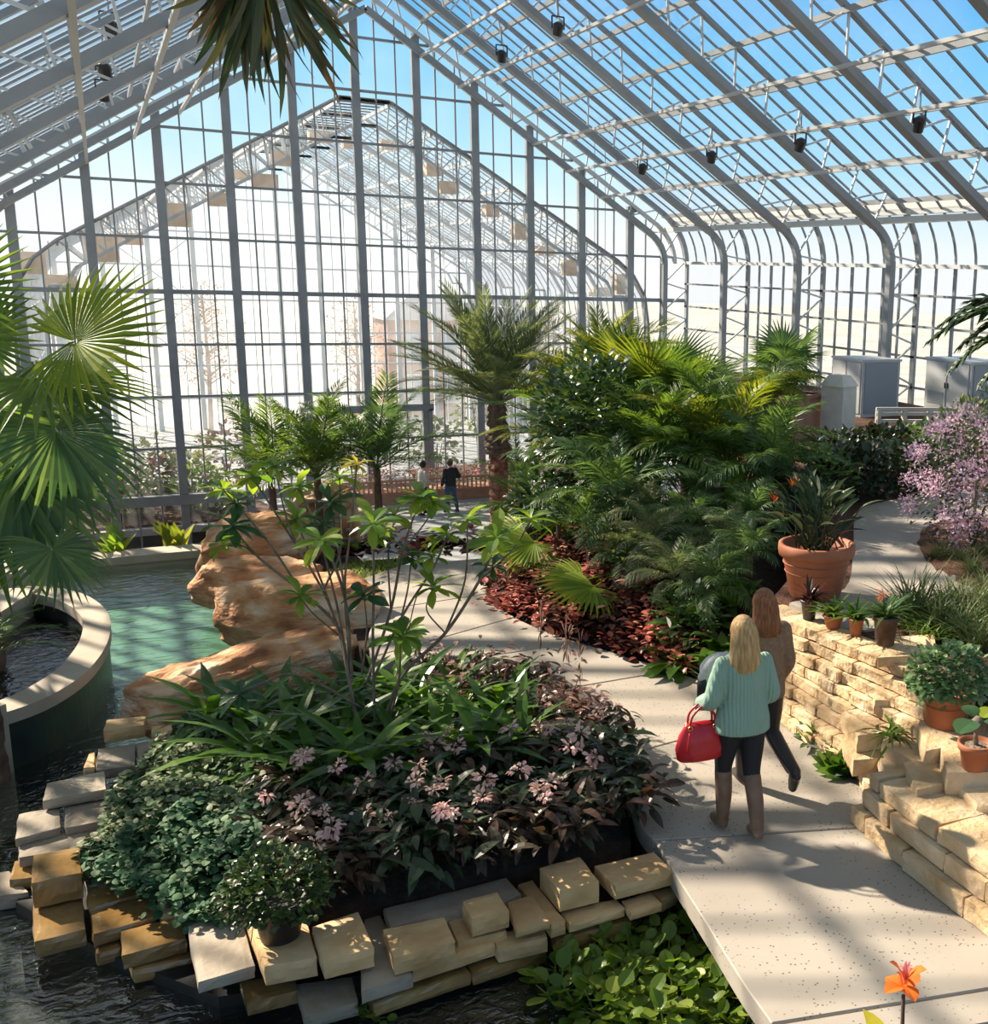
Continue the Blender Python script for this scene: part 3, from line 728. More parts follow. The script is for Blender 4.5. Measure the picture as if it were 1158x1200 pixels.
# stepped slabs between the two
steps = [
 ([(1030, 885), (1085, 868), (1110, 905), (1045, 925)], .30, .16, 'tan step stone at the bend of the retaining wall'),
 ([(1005, 902), (1050, 905), (1062, 935), (1012, 915)], .12, .12, 'low step stone beside the blue-green succulents'),
 ([(1040, 905), (1062, 900), (1072, 945), (1046, 938)], .14, .14, 'small stone corner where the low wall starts'),
 ([(1100, 868), (1158, 862), (1200, 905), (1110, 905)], .62, .2, 'broad ledge stone carrying the small terracotta pot'),
 ([(1075, 845), (1110, 832), (1135, 868), (1085, 880)], .62, .2, 'honey block beside the foot of the large terracotta pot'),
 ([(1058, 893), (1130, 878), (1175, 905), (1075, 925)], .5, .14, 'pale step slab below the small terracotta pot'),
 ([(1020, 800), (1075, 790), (1100, 820), (1025, 820)], .62, .14, 'sunlit slab jutting from the wall below the bromeliads'),
 ([(985, 835), (1040, 818), (1085, 850), (1005, 862)], .42, .16, 'brown split-faced step stone above the strappy green plant'),
 ([(985, 862), (1020, 850), (1060, 885), (1000, 890)], .26, .16, 'tan step stone behind the strappy green plant'),
 ([(1112, 912), (1190, 904), (1240, 962), (1146, 940)], .5, .1, 'flat capstone of the low wall just in front of the small terracotta pot'),
 ([(1050, 745), (1095, 742), (1100, 765), (1030, 770)], .96, .1, 'flat capstone beside the dark pot on the wall'),
]
for i, (q, z, th, lab) in enumerate(steps):
    stone('step_stone', qpx(q, z), z, th+ (z-th if z-th > 0 else 0)*0, MT['wall_stone'], .018, 200+i, lab, 'step stones of the retaining wall')
poly_obj('ground_wall_core', [(5.2, 6.7), (5.2, 4.2), (6.2, 4.2), (6.2, 6.9), (5.8, 7.2)], -.2, .42, MT['wall_stone'])
poly_obj('ground_wall_core', [(5.6, 6.7), (5.55, 5.2), (6.3, 4.2), (6.4, 7.0), (5.75, 7.2)], .42, .56, MT['wall_stone'])

# capstones of the terrace edge where the small pots stand
CP = px([(925, 712), (955, 704), (1003, 722), (1060, 738), (1100, 752), (1158, 790), (1158, 800), (1100, 772), (1050, 752), (1000, 738), (960, 726)], ZT)
# ------------------------------------------------------------------ round basin
OUTR = spline([(-1.15, 15.95), (-.78, 15.75), (-.42, 15.2), (-.2, 14.3), (-.2, 13.3), (-.36, 12.4), (-.62, 11.8), (-.95, 11.45), (-1.5, 11.2)], 6)
INR = spline([(-1.15, 15.6), (-.92, 15.45), (-.66, 15.0), (-.46, 14.25), (-.47, 13.35), (-.63, 12.55), (-.85, 12.05), (-1.1, 11.75), (-1.55, 11.5)], 6)
b = MB()
v = []; n = len(OUTR)
for o_, i_ in zip(OUTR, INR): v += [(o_[0], o_[1], .06), (i_[0], i_[1], .06), (i_[0], i_[1], -.06), (o_[0], o_[1], -.06)]
f = [(4*k+a, 4*k+(a+1) % 4, 4*k+4+(a+1) % 4, 4*k+4+a) for k in range(n-1) for a in range(4)]+[(0, 3, 2, 1), (4*n-4, 4*n-3, 4*n-2, 4*n-1)]
basin = empty('basin', (0, 0, 0), label='half-round stone basin full of dark sparkling water at the left of the pool', cat='basin')
b.add(v, f); b.obj('coping_ring', MT['coping'], basin)
b = MB(); v = []
for o_, i_ in zip(OUTR, INR): v += [(o_[0]-.03, o_[1], -.06), (i_[0]+.03, i_[1], -.06), (i_[0]+.03, i_[1], -1.15), (o_[0]-.03, o_[1], -1.15)]
MT['basin_wall'] = noisy('basin_wall', [(.3, (.018, .025, .024)), (.7, (.04, .05, .046))], 3, .35, .2, coord='World')  # shadow on the ring wall is painted in, its colour darkened
b.add(v, f); b.obj('basin_wall', MT['basin_wall'], basin)
b = MB(); pts = [(p[0], p[1], -.22) for p in INR]+[(-2.4, 12.4, -.22), (-1.6, 14.2, -.22)]
b.add(pts, [tuple(range(len(pts)))]); b.obj('basin_water', MT['basin_water'], basin)
b = MB(); b.prism([(p[0], p[1]) for p in INR]+[(-2.4, 12.4), (-1.6, 14.2)], -.9, -.8); b.obj('basin_floor', MT['stream_bed'], basin)
# straight coping on the left side and the curved pier in front
o = empty('stone_bench', (-1.6, 14.6, 0), label='grey shaded coping wall curving along the back of the round basin', cat='bench')
b = MB(); P = spline([(-2.6, 12.3, .02), (-1.75, 14.0, .02), (-1.1, 15.75, .02)], 6)-np.array([-1.6, 14.6, 0])
for a, c in zip(P, P[1:]): b.beam(a, c, .4, .13)
b.obj('bench_top', MT['coping'], o)
b = MB()
for a, c in zip(P, P[1:]): b.beam(a+(0, 0, -.35), c+(0, 0, -.35), .36, .57)
b.obj('bench_base', MT['coping'], o)
o = empty('stone_pier', (-1.12, 11.3, 0), label='low curved stone pier at the left edge in front of the round basin', cat='pier')
b = MB(); P = spline([(-1.9, 10.95), (-1.35, 11.05), (-1.0, 11.35)], 5)
b.prism([(p[0]+1.12, p[1]-11.3) for p in P]+[(-.1, .32), (-.3, .18), (-.8, .0)], .02, .16); b.obj('pier_cap', MT['coping'], o)
b = MB(); b.prism([(p[0]+1.12, p[1]-11.3+.03) for p in P]+[(-.12, .28), (-.3, .15), (-.8, -.02)], -1.1, .02); b.obj('pier_body', MT['coping'], o)
poly_obj('trim_pier', [(-1.45, 17.5), (-.95, 17.5), (-.95, 18.6), (-1.45, 18.6)], -.6, -.15, MT['coping'])

# ------------------------------------------------------------------ boulders
def boulder(name, label, c, dims, rz, seed, amp=.16, tilt=(0, 0), mat=None, flat_=.75, scl=1.3):
    nu, nv = 84, 48; v = []; rb_ = random.Random(seed); planes = []
    for _ in range(13):
        n_ = np.array([rb_.gauss(0, 1), rb_.gauss(0, 1), rb_.gauss(0, .8)]); n_ /= np.linalg.norm(n_)
        planes.append((n_, .5*math.sqrt(sum((n_[i]*dims[i])**2 for i in range(3)))*rb_.uniform(.78, .98)))
    for j in range(nv+1):
        th = PI*j/nv
        for i in range(nu):
            ph = 2*PI*i/nu
            d = np.array([math.sin(th)*math.cos(ph), math.sin(th)*math.sin(ph), math.cos(th)])
            e = np.sign(d)*np.abs(d)**flat_
            p = e*np.array(dims)/2
            k = mnoise.fractal((d[0]*scl+seed, d[1]*scl, d[2]*scl*1.2), .9, 2.1, 4)
            led = mnoise.noise((p[0]*.6+seed, p[1]*.6, p[2]*7+seed)) 
            p = p*(1+amp*k)
            for n_, d_ in planes:
                e_ = p@n_-d_
                if e_ > 0: p = p-n_*e_*.9
            p = p+d*np.array([1, 1, .25])*led*.06+np.array(mnoise.noise_vector((p[0]*5+seed, p[1]*5, p[2]*5)))*.03+d*.018*mnoise.noise((p[0]*13, p[1]*13, p[2]*16+seed))
            v.append(p)
    f = [(j*nu+i, (j+1)*nu+i, (j+1)*nu+(i+1) % nu, j*nu+(i+1) % nu) for j in range(nv) for i in range(nu)]
    b = MB(); b.add(np.array(v), f); o = b.obj(name, mat or MT['boulder'], smooth=True, loc=c, rot=(tilt[0], tilt[1], rz)); props(o, label, 'boulder', None); return o
def dm(px_, y, z): return onz(px_, y, z)
boulder('boulder', 'big orange-brown boulder with a worn hollow, overhanging the green pool', onz(352, 727, -.05)+(.05, .25, 0), (1.95, 1.3, .92), -.12, 3, .1, (0, .06), flat_=.5)
boulder('boulder', 'tan flat-topped boulder stacked just behind the big orange one', onz(303, 690, .0)+(.02, .3, 0), (1.7, 1.2, .6), -.1, 11, .13, (0, .08), flat_=.6)
boulder('boulder', 'pinkish rounded boulder at the back of the pool, below the small tree', onz(312, 640, .15)+(0, .3, -.1), (1.6, 1.3, .95), .1, 19, .18)
boulder('boulder', 'tall ochre rock slab standing behind the boulders under the small tree', ony(378, 612, 18.6), (1.3, .7, 1.3), .1, 27, .14, (0, -.15))
boulder('driftwood_boulder', 'long low driftwood-like boulder stretching from the ledge to the path', onz(300, 796, -.1)+(-.02, .12, -.02), (2.8, .9, .62), .40, 35, .26, (0, -.07), scl=1.9)
# ================================================================== plants: generators
RP = random.Random(11)
def blade(L, W, n=4, fold=.2, droop=.25, shape='lance', up=0.):
    """one leaf along +Y; three columns of vertices (a folded midrib)"""
    v = []
    for i in range(n+1):
        t = i/n
        if shape == 'lance': w = math.sin(PI*min(1, t*.96+.04))**.8
        elif shape == 'ovate': w = math.sin(PI*(t**.75*.97+.03))**.7
        elif shape == 'round': w = max(.06, 1-(2*t-1)**2)**.5
        elif shape == 'obov': w = math.sin(PI*(t**1.5*.95+.04))**.75
        elif shape == 'strap': w = min(1, t*6+.25)*min(1, (1-t)*3+.04)
        else: w = (1-t)**.7*min(1, t*8+.4)
        y = L*t*(1-.25*droop*t); z = up*L*t-droop*L*t*t
        h = W/2*w+.0005
        v += [(-h, y, z+fold*h), (0, y, z), (h, y, z+fold*h)]
    f = []
    for i in range(n): f += [(3*i, 3*i+1, 3*i+4, 3*i+3), (3*i+1, 3*i+2, 3*i+5, 3*i+4)]
    return np.array(v), np.array(f)
def look(d, roll=0., up=(0, 0, 1)):
    """rotation whose Y axis is d and Z as close to up as can be"""
    s, d, u = frame_along(d, up)
    if roll:
        c, n = math.cos(roll), math.sin(roll); s, u = s*c+u*n, u*c-s*n
    return np.stack([s, d, u], 1)
def frond_pinnate(L, nl, ll, lw, arch=.5, vang=.5, droop=.3, r=.012, rp=RP, jit=.12, sweep=.6, bare=.12):
    """feather leaf along +Y rising then arching over; returns MB with rachis + leaflets"""
    b = MB(); P = []
    for i in range(13):
        t = i/12; P.append((0, L*(t-.22*arch*t*t), L*(.45*arch*t-.62*arch*t*t)))
    P = np.array(P); b.tube(P, np.linspace(r, r*.25, 13), 4)
    tv, tf = blade(1, lw/ll, 2, .35, droop, 'lance')
    M_ = []
    for k in range(nl):
        t = bare+(1-bare)*(k+.5)/nl; p = np.array([np.interp(t, np.linspace(0, 1, 13), P[:, j]) for j in range(3)])
        t2 = min(1, t+.03); q = np.array([np.interp(t2, np.linspace(0, 1, 13), P[:, j]) for j in range(3)]); ax = q-p
        if np.linalg.norm(ax) < 1e-6: ax = P[-1]-P[-2]
        ax /= np.linalg.norm(ax)
        s_, a_, u_ = frame_along(ax)
        l = ll*(.45+.55*math.sin(PI*min(1, .18+t*.78)))
        for sd in (-1, 1):
            d = s_*sd*math.cos(vang)+u_*math.sin(vang)+a_*(sweep+t*.7)+np.array([rp.gauss(0, jit) for _ in range(3)])
            M_.append(T(p, look(d, 0, u_), l))
    b.inst(tv, tf, M_); return b
def frond_fan(R, nseg=32, spread=300, fold=.5, droop=.18, pet=.6, cone=.25, split=.55, rp=RP, r=.012, pdroop=.15):
    """palm fan leaf: petiole along +Y from the origin, blade beyond it"""
    b = MB(); n = 7
    P = np.array([(0, pet*i/n, -pdroop*pet*(i/n)**2) for i in range(n+1)])
    if pet > .02: b.tube(P, np.linspace(r, r*.6, n+1), 5)
    tip = P[-1]; sp = math.radians(spread); da = sp/nseg
    for k in range(nseg):
        a = -sp/2+da*(k+.5); rr = R*(.72+.28*math.cos(a*.62))*rp.uniform(.95, 1.04)
        v = []; ts = (.03, .3, split, .78, 1.)
        for t in ts:
            x = rr*t; h = x*math.tan(da/2) if t <= split else rr*split*math.tan(da/2)*(1-t)/(1-split)*1.05+.001
            z0 = cone*R*(abs(a)/PI)*t-droop*R*t*t*(.6+abs(a)/PI)-(.0 if t < .7 else rp.uniform(0, .16)*R*(t-.7))
            c = np.array([math.sin(a)*x, math.cos(a)*x, z0]); pr = np.array([math.cos(a), -math.sin(a), 0])
            v += [c-pr*h+(0, 0, h*fold), c, c+pr*h+(0, 0, h*fold)]
        f = []
        for i in range(4): f += [(3*i, 3*i+1, 3*i+4, 3*i+3), (3*i+1, 3*i+2, 3*i+5, 3*i+4)]
        b.add(np.array(v)+tip, np.array(f))
    return b
def palm_trunk(H, r0, r1, rings=14, bulge=.06, seg=14, lean=(0, 0), rough=.15):
    b = MB(); prof = []; v = []; n = rings*4
    for i in range(n+1):
        t = i/n; ph = (t*rings) % 1
        r = (r0+(r1-r0)*t)*(1+bulge*(1-ph)*1.5-bulge)
        for k in range(seg):
            a = 2*PI*k/seg; rr = r*(1+rough*mnoise.noise((math.cos(a)*2, math.sin(a)*2, t*H*5)))
            v.append((rr*math.cos(a)+lean[0]*t*t, rr*math.sin(a)+lean[1]*t*t, H*t))
    f = [(i*seg+k, i*seg+(k+1) % seg, (i+1)*seg+(k+1) % seg, (i+1)*seg+k) for i in range(n) for k in range(seg)]
    f.append(tuple(n*seg+k for k in range(seg))); b.add(v, f); return b
def crown(root, meshes, n, el0, el1, z=0., sc=(.85, 1.1), name='frond', rp=RP, az0=0., c=(0, 0), azr=2*PI, roll=.25, skip=None):
    """fronds round a crown, old ones low, young ones steep"""
    for k in range(n):
        t = (k+.5)/n; az = az0+(k*2.39996 % (2*PI) if azr > 6 else (k/n-.5)*azr)+rp.uniform(-.2, .2)
        el = el0+(el1-el0)*t+rp.uniform(-.1, .1)
        if skip and skip(az, el): continue
        o = link(name, meshes[k % len(meshes)], root, loc=(c[0], c[1], z+.02*k/n), rot=(el, rp.uniform(-roll, roll), az), sc=rp.uniform(*sc))
def shrub_leaves(dims, n, tv, tf, lmin, lmax, rp=RP, dens=.75, up=.5, z0=0., ang=1.):
    """leaves over an ellipsoid of foliage, pointing out of it"""
    M_ = []
    for _ in range(n):
        while True:
            p = np.array([rp.uniform(-1, 1), rp.uniform(-1, 1), rp.uniform(-.7, 1)])
            r = np.linalg.norm(p)
            if .25 < r <= 1: break
        p = p/r*(dens+(1-dens)*rp.random())*(.75+.35*mnoise.noise((p[0]*2.2+dims[0]*7, p[1]*2.2, p[2]*2.2))+.2)
        d = p+np.array([rp.gauss(0, .45), rp.gauss(0, .45), up*rp.random()+rp.gauss(0, .2)])
        M_.append(T(p*np.array(dims)/2+(0, 0, z0), look(d/np.linalg.norm(d), rp.uniform(-.7, .7)), rp.uniform(lmin, lmax)))
    b = MB(); b.inst(tv, tf, M_); return b
def stems(n, H, spread, r, rp=RP):
    b = MB()
    for k in range(n):
        a = 2*PI*k/n+rp.uniform(-.4, .4); e = spread*rp.uniform(.4, 1)
        b.tube([(0.02*math.cos(a), .02*math.sin(a), -.05), (e*.4*math.cos(a), e*.4*math.sin(a), H*.5), (e*math.cos(a), e*math.sin(a), H)], [r, r*.8, r*.5], 5)
    return b
def upright(dims, n, tv, tf, lmin, lmax, rp=RP, lo=.2, hi=1.25, z0=0., rad=.05):
    """tuft of long leaves rising from one crown"""
    M_ = []
    for _ in range(n):
        a = rp.uniform(0, 2*PI); e = rp.uniform(lo, hi)
        d = (math.cos(a)*math.cos(e), math.sin(a)*math.cos(e), math.sin(e))
        M_.append(T((rp.gauss(0, rad), rp.gauss(0, rad), z0), look(d, rp.uniform(-.5, .5)), rp.uniform(lmin, lmax)))
    b = MB(); b.inst(tv, tf, M_); return b

G1 = lambda *c: [tuple(x) for x in c]
LM = {}
LM['palm'] = leafmat('leaf_palm', G1((.07, .135, .03), (.11, .195, .04), (.17, .25, .055)), .42, .42, (1.7, 1.6, .6))
LM['palm_dark'] = leafmat('leaf_palm_dark', G1((.055, .12, .05), (.10, .185, .065), (.165, .25, .085)), .4, .42, (1.6, 1.5, .7))
LM['palm_yellow'] = leafmat('leaf_palm_yellow', G1((.13, .19, .03), (.2, .25, .035), (.3, .3, .04), (.12, .18, .03)), .45, .5, (1.5, 1.4, .5))
LM['palm_grey'] = leafmat('leaf_palm_grey', G1((.11, .16, .08), (.16, .205, .105), (.22, .255, .13), (.27, .28, .12)), .5, .35, (1.5, 1.5, .8))
LM['fern'] = leafmat('leaf_fern', G1((.04, .10, .018), (.075, .155, .026), (.13, .23, .036)), .3, .38, (1.8, 1.8, .6))
LM['dark'] = leafmat('leaf_dark', G1((.014, .034, .016), (.026, .05, .02), (.045, .07, .027), (.055, .045, .033)), .33, .2, (1.6, 1.4, .8))
LM['bronze'] = leafmat('leaf_bronze', G1((.03, .03, .018), (.055, .042, .025), (.09, .045, .03), (.04, .055, .025)), .35, .25, (1.7, 1.2, .8))
LM['pinkleaf'] = leafmat('leaf_pink', G1((.22, .09, .07), (.34, .17, .14), (.42, .26, .20), (.16, .08, .05), (.12, .12, .05)), .4, .35)
LM['varieg'] = leafmat('leaf_variegated', G1((.05, .10, .035), (.12, .18, .07), (.27, .31, .16), (.44, .45, .28), (.06, .12, .04), (.03, .07, .03)), .65, .2, None, .2)
LM['varieg_cool'] = leafmat('leaf_variegated_cool', G1((.03, .085, .035), (.05, .13, .055), (.09, .19, .085), (.19, .27, .15), (.03, .08, .035)), .65, .2, None, .2)
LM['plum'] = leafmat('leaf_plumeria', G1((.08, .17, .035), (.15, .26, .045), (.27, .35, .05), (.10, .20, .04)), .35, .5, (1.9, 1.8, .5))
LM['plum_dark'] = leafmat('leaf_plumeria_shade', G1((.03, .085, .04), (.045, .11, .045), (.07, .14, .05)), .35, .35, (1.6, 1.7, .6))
LM['plum_yellow'] = leafmat('leaf_yellow', G1((.55, .42, .03), (.62, .5, .05), (.4, .38, .03)), .4, .5)
LM['hyacinth'] = leafmat('leaf_hyacinth', G1((.07, .13, .02), (.14, .22, .03), (.26, .32, .05), (.10, .17, .03)), .3, .4, (1.6, 1.6, .5))
LM['red'] = leafmat('leaf_red', G1((.42, .07, .05), (.6, .15, .10), (.78, .36, .26), (.26, .05, .035), (.10, .04, .025), (.72, .26, .18)), .35, .3)
LM['darkred'] = leafmat('leaf_dark_red', G1((.035, .02, .015), (.07, .025, .02), (.13, .035, .028), (.04, .045, .02)), .3, .25)
LM['silver'] = leafmat('leaf_silver', G1((.16, .22, .17), (.24, .30, .24), (.33, .38, .31)), .5, .15)
LM['grass'] = leafmat('leaf_grass', G1((.07, .12, .035), (.12, .18, .05), (.20, .24, .08), (.28, .27, .11)), .45, .35)
LM['mint'] = leafmat('leaf_mint', G1((.08, .17, .06), (.14, .25, .09), (.24, .34, .15)), .45, .3)
LM['bright'] = leafmat('leaf_bright', G1((.16, .28, .03), (.26, .38, .04), (.38, .46, .06)), .4, .55, (1.5, 1.4, .6))
LM['straw'] = leafmat('leaf_straw', G1((.16, .10, .05), (.24, .16, .08), (.09, .055, .03), (.05, .032, .02)), .7, .15)
PM = {}
PM['pink'] = leafmat('petal_pink', G1((.72, .36, .34), (.8, .5, .46), (.82, .6, .54)), .5, .4)
PM['palepink'] = leafmat('petal_pale_pink', G1((.78, .50, .42), (.84, .60, .50), (.74, .42, .36)), .5, .35)
PM['magenta'] = leafmat('petal_magenta', G1((.66, .34, .52), (.76, .50, .64), (.84, .66, .74), (.6, .27, .45)), .5, .4)
PM['orange'] = leafmat('petal_orange', G1((.85, .16, .02), (.9, .24, .03), (.8, .10, .02)), .45, .4)
PM['yellow'] = leafmat('petal_yellow', G1((.8, .62, .03), (.75, .66, .06)), .5, .4)
PM['white'] = leafmat('petal_white', G1((.8, .76, .68), (.85, .83, .76)), .5, .3)
PM['rose'] = leafmat('petal_rose', G1((.7, .12, .16), (.78, .24, .26), (.8, .4, .4)), .5, .35)

LEAF_OV = blade(1, .55, 4, .15, .25, 'ovate'); LEAF_LA = blade(1, .32, 4, .25, .3, 'lance'); LEAF_RD = blade(1, .85, 4, .12, .3, 'round')
LEAF_OB = blade(1, .36, 5, .22, .28, 'obov'); LEAF_ST = blade(1, .16, 6, .25, .45, 'strap'); LEAF_GR = blade(1, .035, 5, .3, .35, 'grass')
LEAF_HY = blade(1, .85, 5, .25, -.15, 'round'); PETAL = blade(1, .6, 3, .2, .35, 'obov')
def cluster(n, r, tmpl, lmin, lmax, rp=RP, flat_=.6):
    M_ = []
    for _ in range(n):
        d = np.array([rp.gauss(0, 1), rp.gauss(0, 1), rp.gauss(.1, flat_)]); d /= np.linalg.norm(d)
        M_.append(T(d*r*rp.uniform(.1, 1), look(d, rp.uniform(-1, 1)), rp.uniform(lmin, lmax)))
    b = MB(); b.inst(*tmpl, M_); return b
def plant(name, loc, label, cat, group=None, rz=0.): return empty(name, loc, rz, label, cat, group, 'thing')
def scatter(poly, n, rp, dmin, tries=4000):
    """points in a polygon, no two nearer than dmin"""
    P = np.asarray(poly)[:, :2]; lo, hi = P.min(0), P.max(0); out = []
    def inside(p):
        c = False; j = len(P)-1
        for i in range(len(P)):
            if (P[i][1] > p[1]) != (P[j][1] > p[1]) and p[0] < (P[j][0]-P[i][0])*(p[1]-P[i][1])/(P[j][1]-P[i][1])+P[i][0]: c = not c
            j = i
        return c
    for _ in range(tries):
        if len(out) >= n: break
        p = (rp.uniform(lo[0], hi[0]), rp.uniform(lo[1], hi[1]))
        if inside(p) and all(math.dist(p, q) > dmin for q in out): out.append(p)
    return out
def loft(b, secs, seg=20):
    """secs: (centre, rx, ry) ellipses stacked along their path (horizontal sections)"""
    v = []; n = len(secs); ang = np.arange(seg)*2*PI/seg
    for c, rx, ry in secs: v.append(np.stack([c[0]+rx*np.cos(ang), c[1]+ry*np.sin(ang), np.full(seg, c[2])], 1))
    f = [(i*seg+k, i*seg+(k+1) % seg, (i+1)*seg+(k+1) % seg, (i+1)*seg+k) for i in range(n-1) for k in range(seg)]
    f += [tuple(range(seg))[::-1], tuple((n-1)*seg+k for k in range(seg))]
    return b.add(np.concatenate(v), f)
def ball(b, c, r, seg=12):
    r = np.ones(3)*r; v = []; n = 8
    for j in range(n+1):
        th = PI*(.02+.96*j/n)
        for i in range(seg): a = 2*PI*i/seg; v.append((c[0]+r[0]*math.sin(th)*math.cos(a), c[1]+r[1]*math.sin(th)*math.sin(a), c[2]+r[2]*math.cos(th)))
    f = [(j*seg+i, (j+1)*seg+i, (j+1)*seg+(i+1) % seg, j*seg+(i+1) % seg) for j in range(n) for i in range(seg)]+[tuple(range(seg)), tuple(n*seg+i for i in range(seg))[::-1]]
    return b.add(v, f)
def limb(b, pts, rad, n=5):
    P = spline(pts, n); R = np.interp(np.linspace(0, 1, len(P)), np.linspace(0, 1, len(rad)), rad)
    b.tube(P, R, 12); ball(b, P[0], R[0]); ball(b, P[-1], R[-1])
def hand(b, w, d, side, s=1.):
    """palm and five curled fingers from wrist w along d; side = direction of the thumb"""
    d = np.asarray(d, float)/np.linalg.norm(d); t = np.asarray(side, float); t = t-d*(t@d); t /= np.linalg.norm(t); n = np.cross(d, t)
    w = np.asarray(w, float)
    limb(b, [w, w+d*.05*s, w+d*.085*s], [.024*s, .033*s, .03*s], 3)
    limb(b, [w+d*.03*s+t*.02*s, w+d*.06*s+t*.048*s, w+d*.095*s+t*.05*s+n*.012*s], [.012*s, .0105*s, .009*s], 3)
    for k in range(4):
        o = (.5-k/3)*.058*s; l = (.07, .08, .074, .058)[k]*s; p = w+d*.085*s+t*o
        limb(b, [p, p+d*l*.45+n*.008*s, p+d*l*.8+n*.028*s, p+d*l*.85+n*.05*s], [.0095*s, .009*s, .0085*s, .0075*s], 3)
# ================================================================== plants: where they stand
def gp(x, y, z=0.): return tuple(onz(x, y, z))
ISLAND = ISL
# ---- variegated groundcover on the left of the island: too many leaves to count
poly = [gp(*p, .05) for p in [(128, 915), (160, 890), (205, 868), (250, 862), (300, 880), (345, 900), (352, 960), (325, 1010), (300, 1050), (262, 1062), (215, 1058), (150, 1022), (100, 1000), (92, 980), (120, 965)]]
rp = random.Random(3)
pts = scatter(poly, 3300, rp, .02, 90000)
_isl = spline(ISL+[ISL[0]], 4)[:, :2]
def inset_dist(p):
    d = float(np.min(np.linalg.norm(_isl-np.array(p), axis=1))); c = np.array([1.6, 9.]); q = _isl[int(np.argmin(np.linalg.norm(_isl-np.array(p), axis=1)))]
    return d if np.linalg.norm(np.array(p)-c) < np.linalg.norm(q-c) else -d
for nm_, mt, sel in (('variegated_groundcover', 'varieg', lambda p: p[1] > 8.5-.3*p[0]), ('trailing_groundcover', 'varieg_cool', lambda p: p[1] <= 8.5-.3*p[0])):
    M_ = []
    for p in pts:
        if not sel((p[0], p[1]+.5*mnoise.noise((p[0]*2, p[1]*2, 0)))): continue
        e_ = inset_dist(p); h = -.08+.24*min(1, max(0, (e_+.12)/.35))+.16*(mnoise.noise((p[0]*4.5, p[1]*4.5, 5.))+.5)
        for k in range(3):
            a = rp.uniform(0, 6.28); d = (math.cos(a), math.sin(a), rp.uniform(-.3, .8))
            M_.append(T((p[0]+rp.gauss(0, .02), p[1]+rp.gauss(0, .02), h-.045*k+rp.uniform(-.02, .03)), look(d, rp.uniform(-.8, .8)), rp.uniform(.038, .07)))
    b = MB(); b.inst(*LEAF_RD, M_)
    o = b.obj(nm_, LM[mt]); props(o, {'varieg': 'cream edged leafy groundcover spreading over the back left of the island bed', 'varieg_cool': 'blue green leafy groundcover spilling toward the wet ledge stones'}[mt], 'groundcover', None, 'stuff')

# ---- strap-leaved ferns in the middle of the island
rp = random.Random(21)
fern_me = []
for k in range(3):
    tv, tf = blade(1, .135, 7, .25, .6, 'strap'); b = MB()
    M_ = []
    for i in range(17):
        a = i*2.4+rp.uniform(-.2, .2); e = .62+.75*(i/17)
        d = (math.cos(a)*math.cos(e), math.sin(a)*math.cos(e), math.sin(e)); M_.append(T((0, 0, .03), look(d, rp.uniform(-.25, .25)), rp.uniform(.48, .72)))
    b.inst(tv, tf, M_); fern_me.append(b.mesh('fronds', LM['fern']))
fern_px = [(290, 860), (330, 840), (372, 850), (410, 835), (345, 885), (400, 880), (450, 860), (500, 850), (540, 840), (575, 860), (470, 895), (520, 890), (425, 915), (375, 925), (560, 900), (610, 880), (480, 835), (590, 835), (250, 855), (330, 915), (300, 900), (450, 820), (530, 815)]
wh = ['nearest the driftwood boulder', 'in the middle of the island', 'toward the path side of the island']
for i, (x, y) in enumerate(fern_px):
    r = plant('strap_fern', gp(x, y, .12), f'glossy green strap-leaved fern {wh[0 if x < 360 else 1 if x < 490 else 2]}', 'fern', f'strap-leaved ferns {wh[0 if x < 360 else 1 if x < 490 else 2]}', rp.uniform(0, 6))
    link('fronds', fern_me[i % 3], r, sc=rp.uniform(.85, 1.2))

# ---- dark begonias with pink flower heads, right and front of the island
rp = random.Random(33)
beg_me = [upright((1, 1, 1), 46, *blade(1, .36, 4, .2, .45, 'ovate'), .12, .24, rp, .0, 1.2, .22, .17) for _ in range(3)]
for b in beg_me:   # lower skirt of leaves
    M_ = []
    for _ in range(50):
        a = rp.uniform(0, 6.28); rr = rp.uniform(.05, .26); d = (math.cos(a), math.sin(a), rp.uniform(-.3, .5)); M_.append(T((rr*math.cos(a), rr*math.sin(a), rp.uniform(.05, .34)), look(d, rp.uniform(-.5, .5)), rp.uniform(.12, .22)))
    b.inst(*blade(1, .36, 4, .2, .45, 'ovate'), M_)
beg_d = [b.mesh('foliage', LM['dark']) for b in beg_me]; beg_b = [b.mesh('foliage', LM['bronze']) for b in beg_me]
beg_st = stems(5, .3, .18, .006, rp).mesh('stems', LM['bronze'])
fl_me = [cluster(26, .05, PETAL, .03, .045, rp).mesh('flower_head', PM[c]) for c in ('pink', 'palepink', 'pink', 'palepink')]
pos = [(350, 955), (395, 950), (440, 945), (485, 930), (530, 925), (575, 925), (620, 910), (660, 900), (700, 915), (715, 945), (675, 950), (630, 955), (585, 965), (540, 975), (490, 980), (445, 990), (400, 990), (360, 1000), (560, 1005), (610, 990), (660, 985), (430, 1030), (490, 1020), (385, 1030), (700, 880), (660, 865), (735, 950), (520, 1000)]
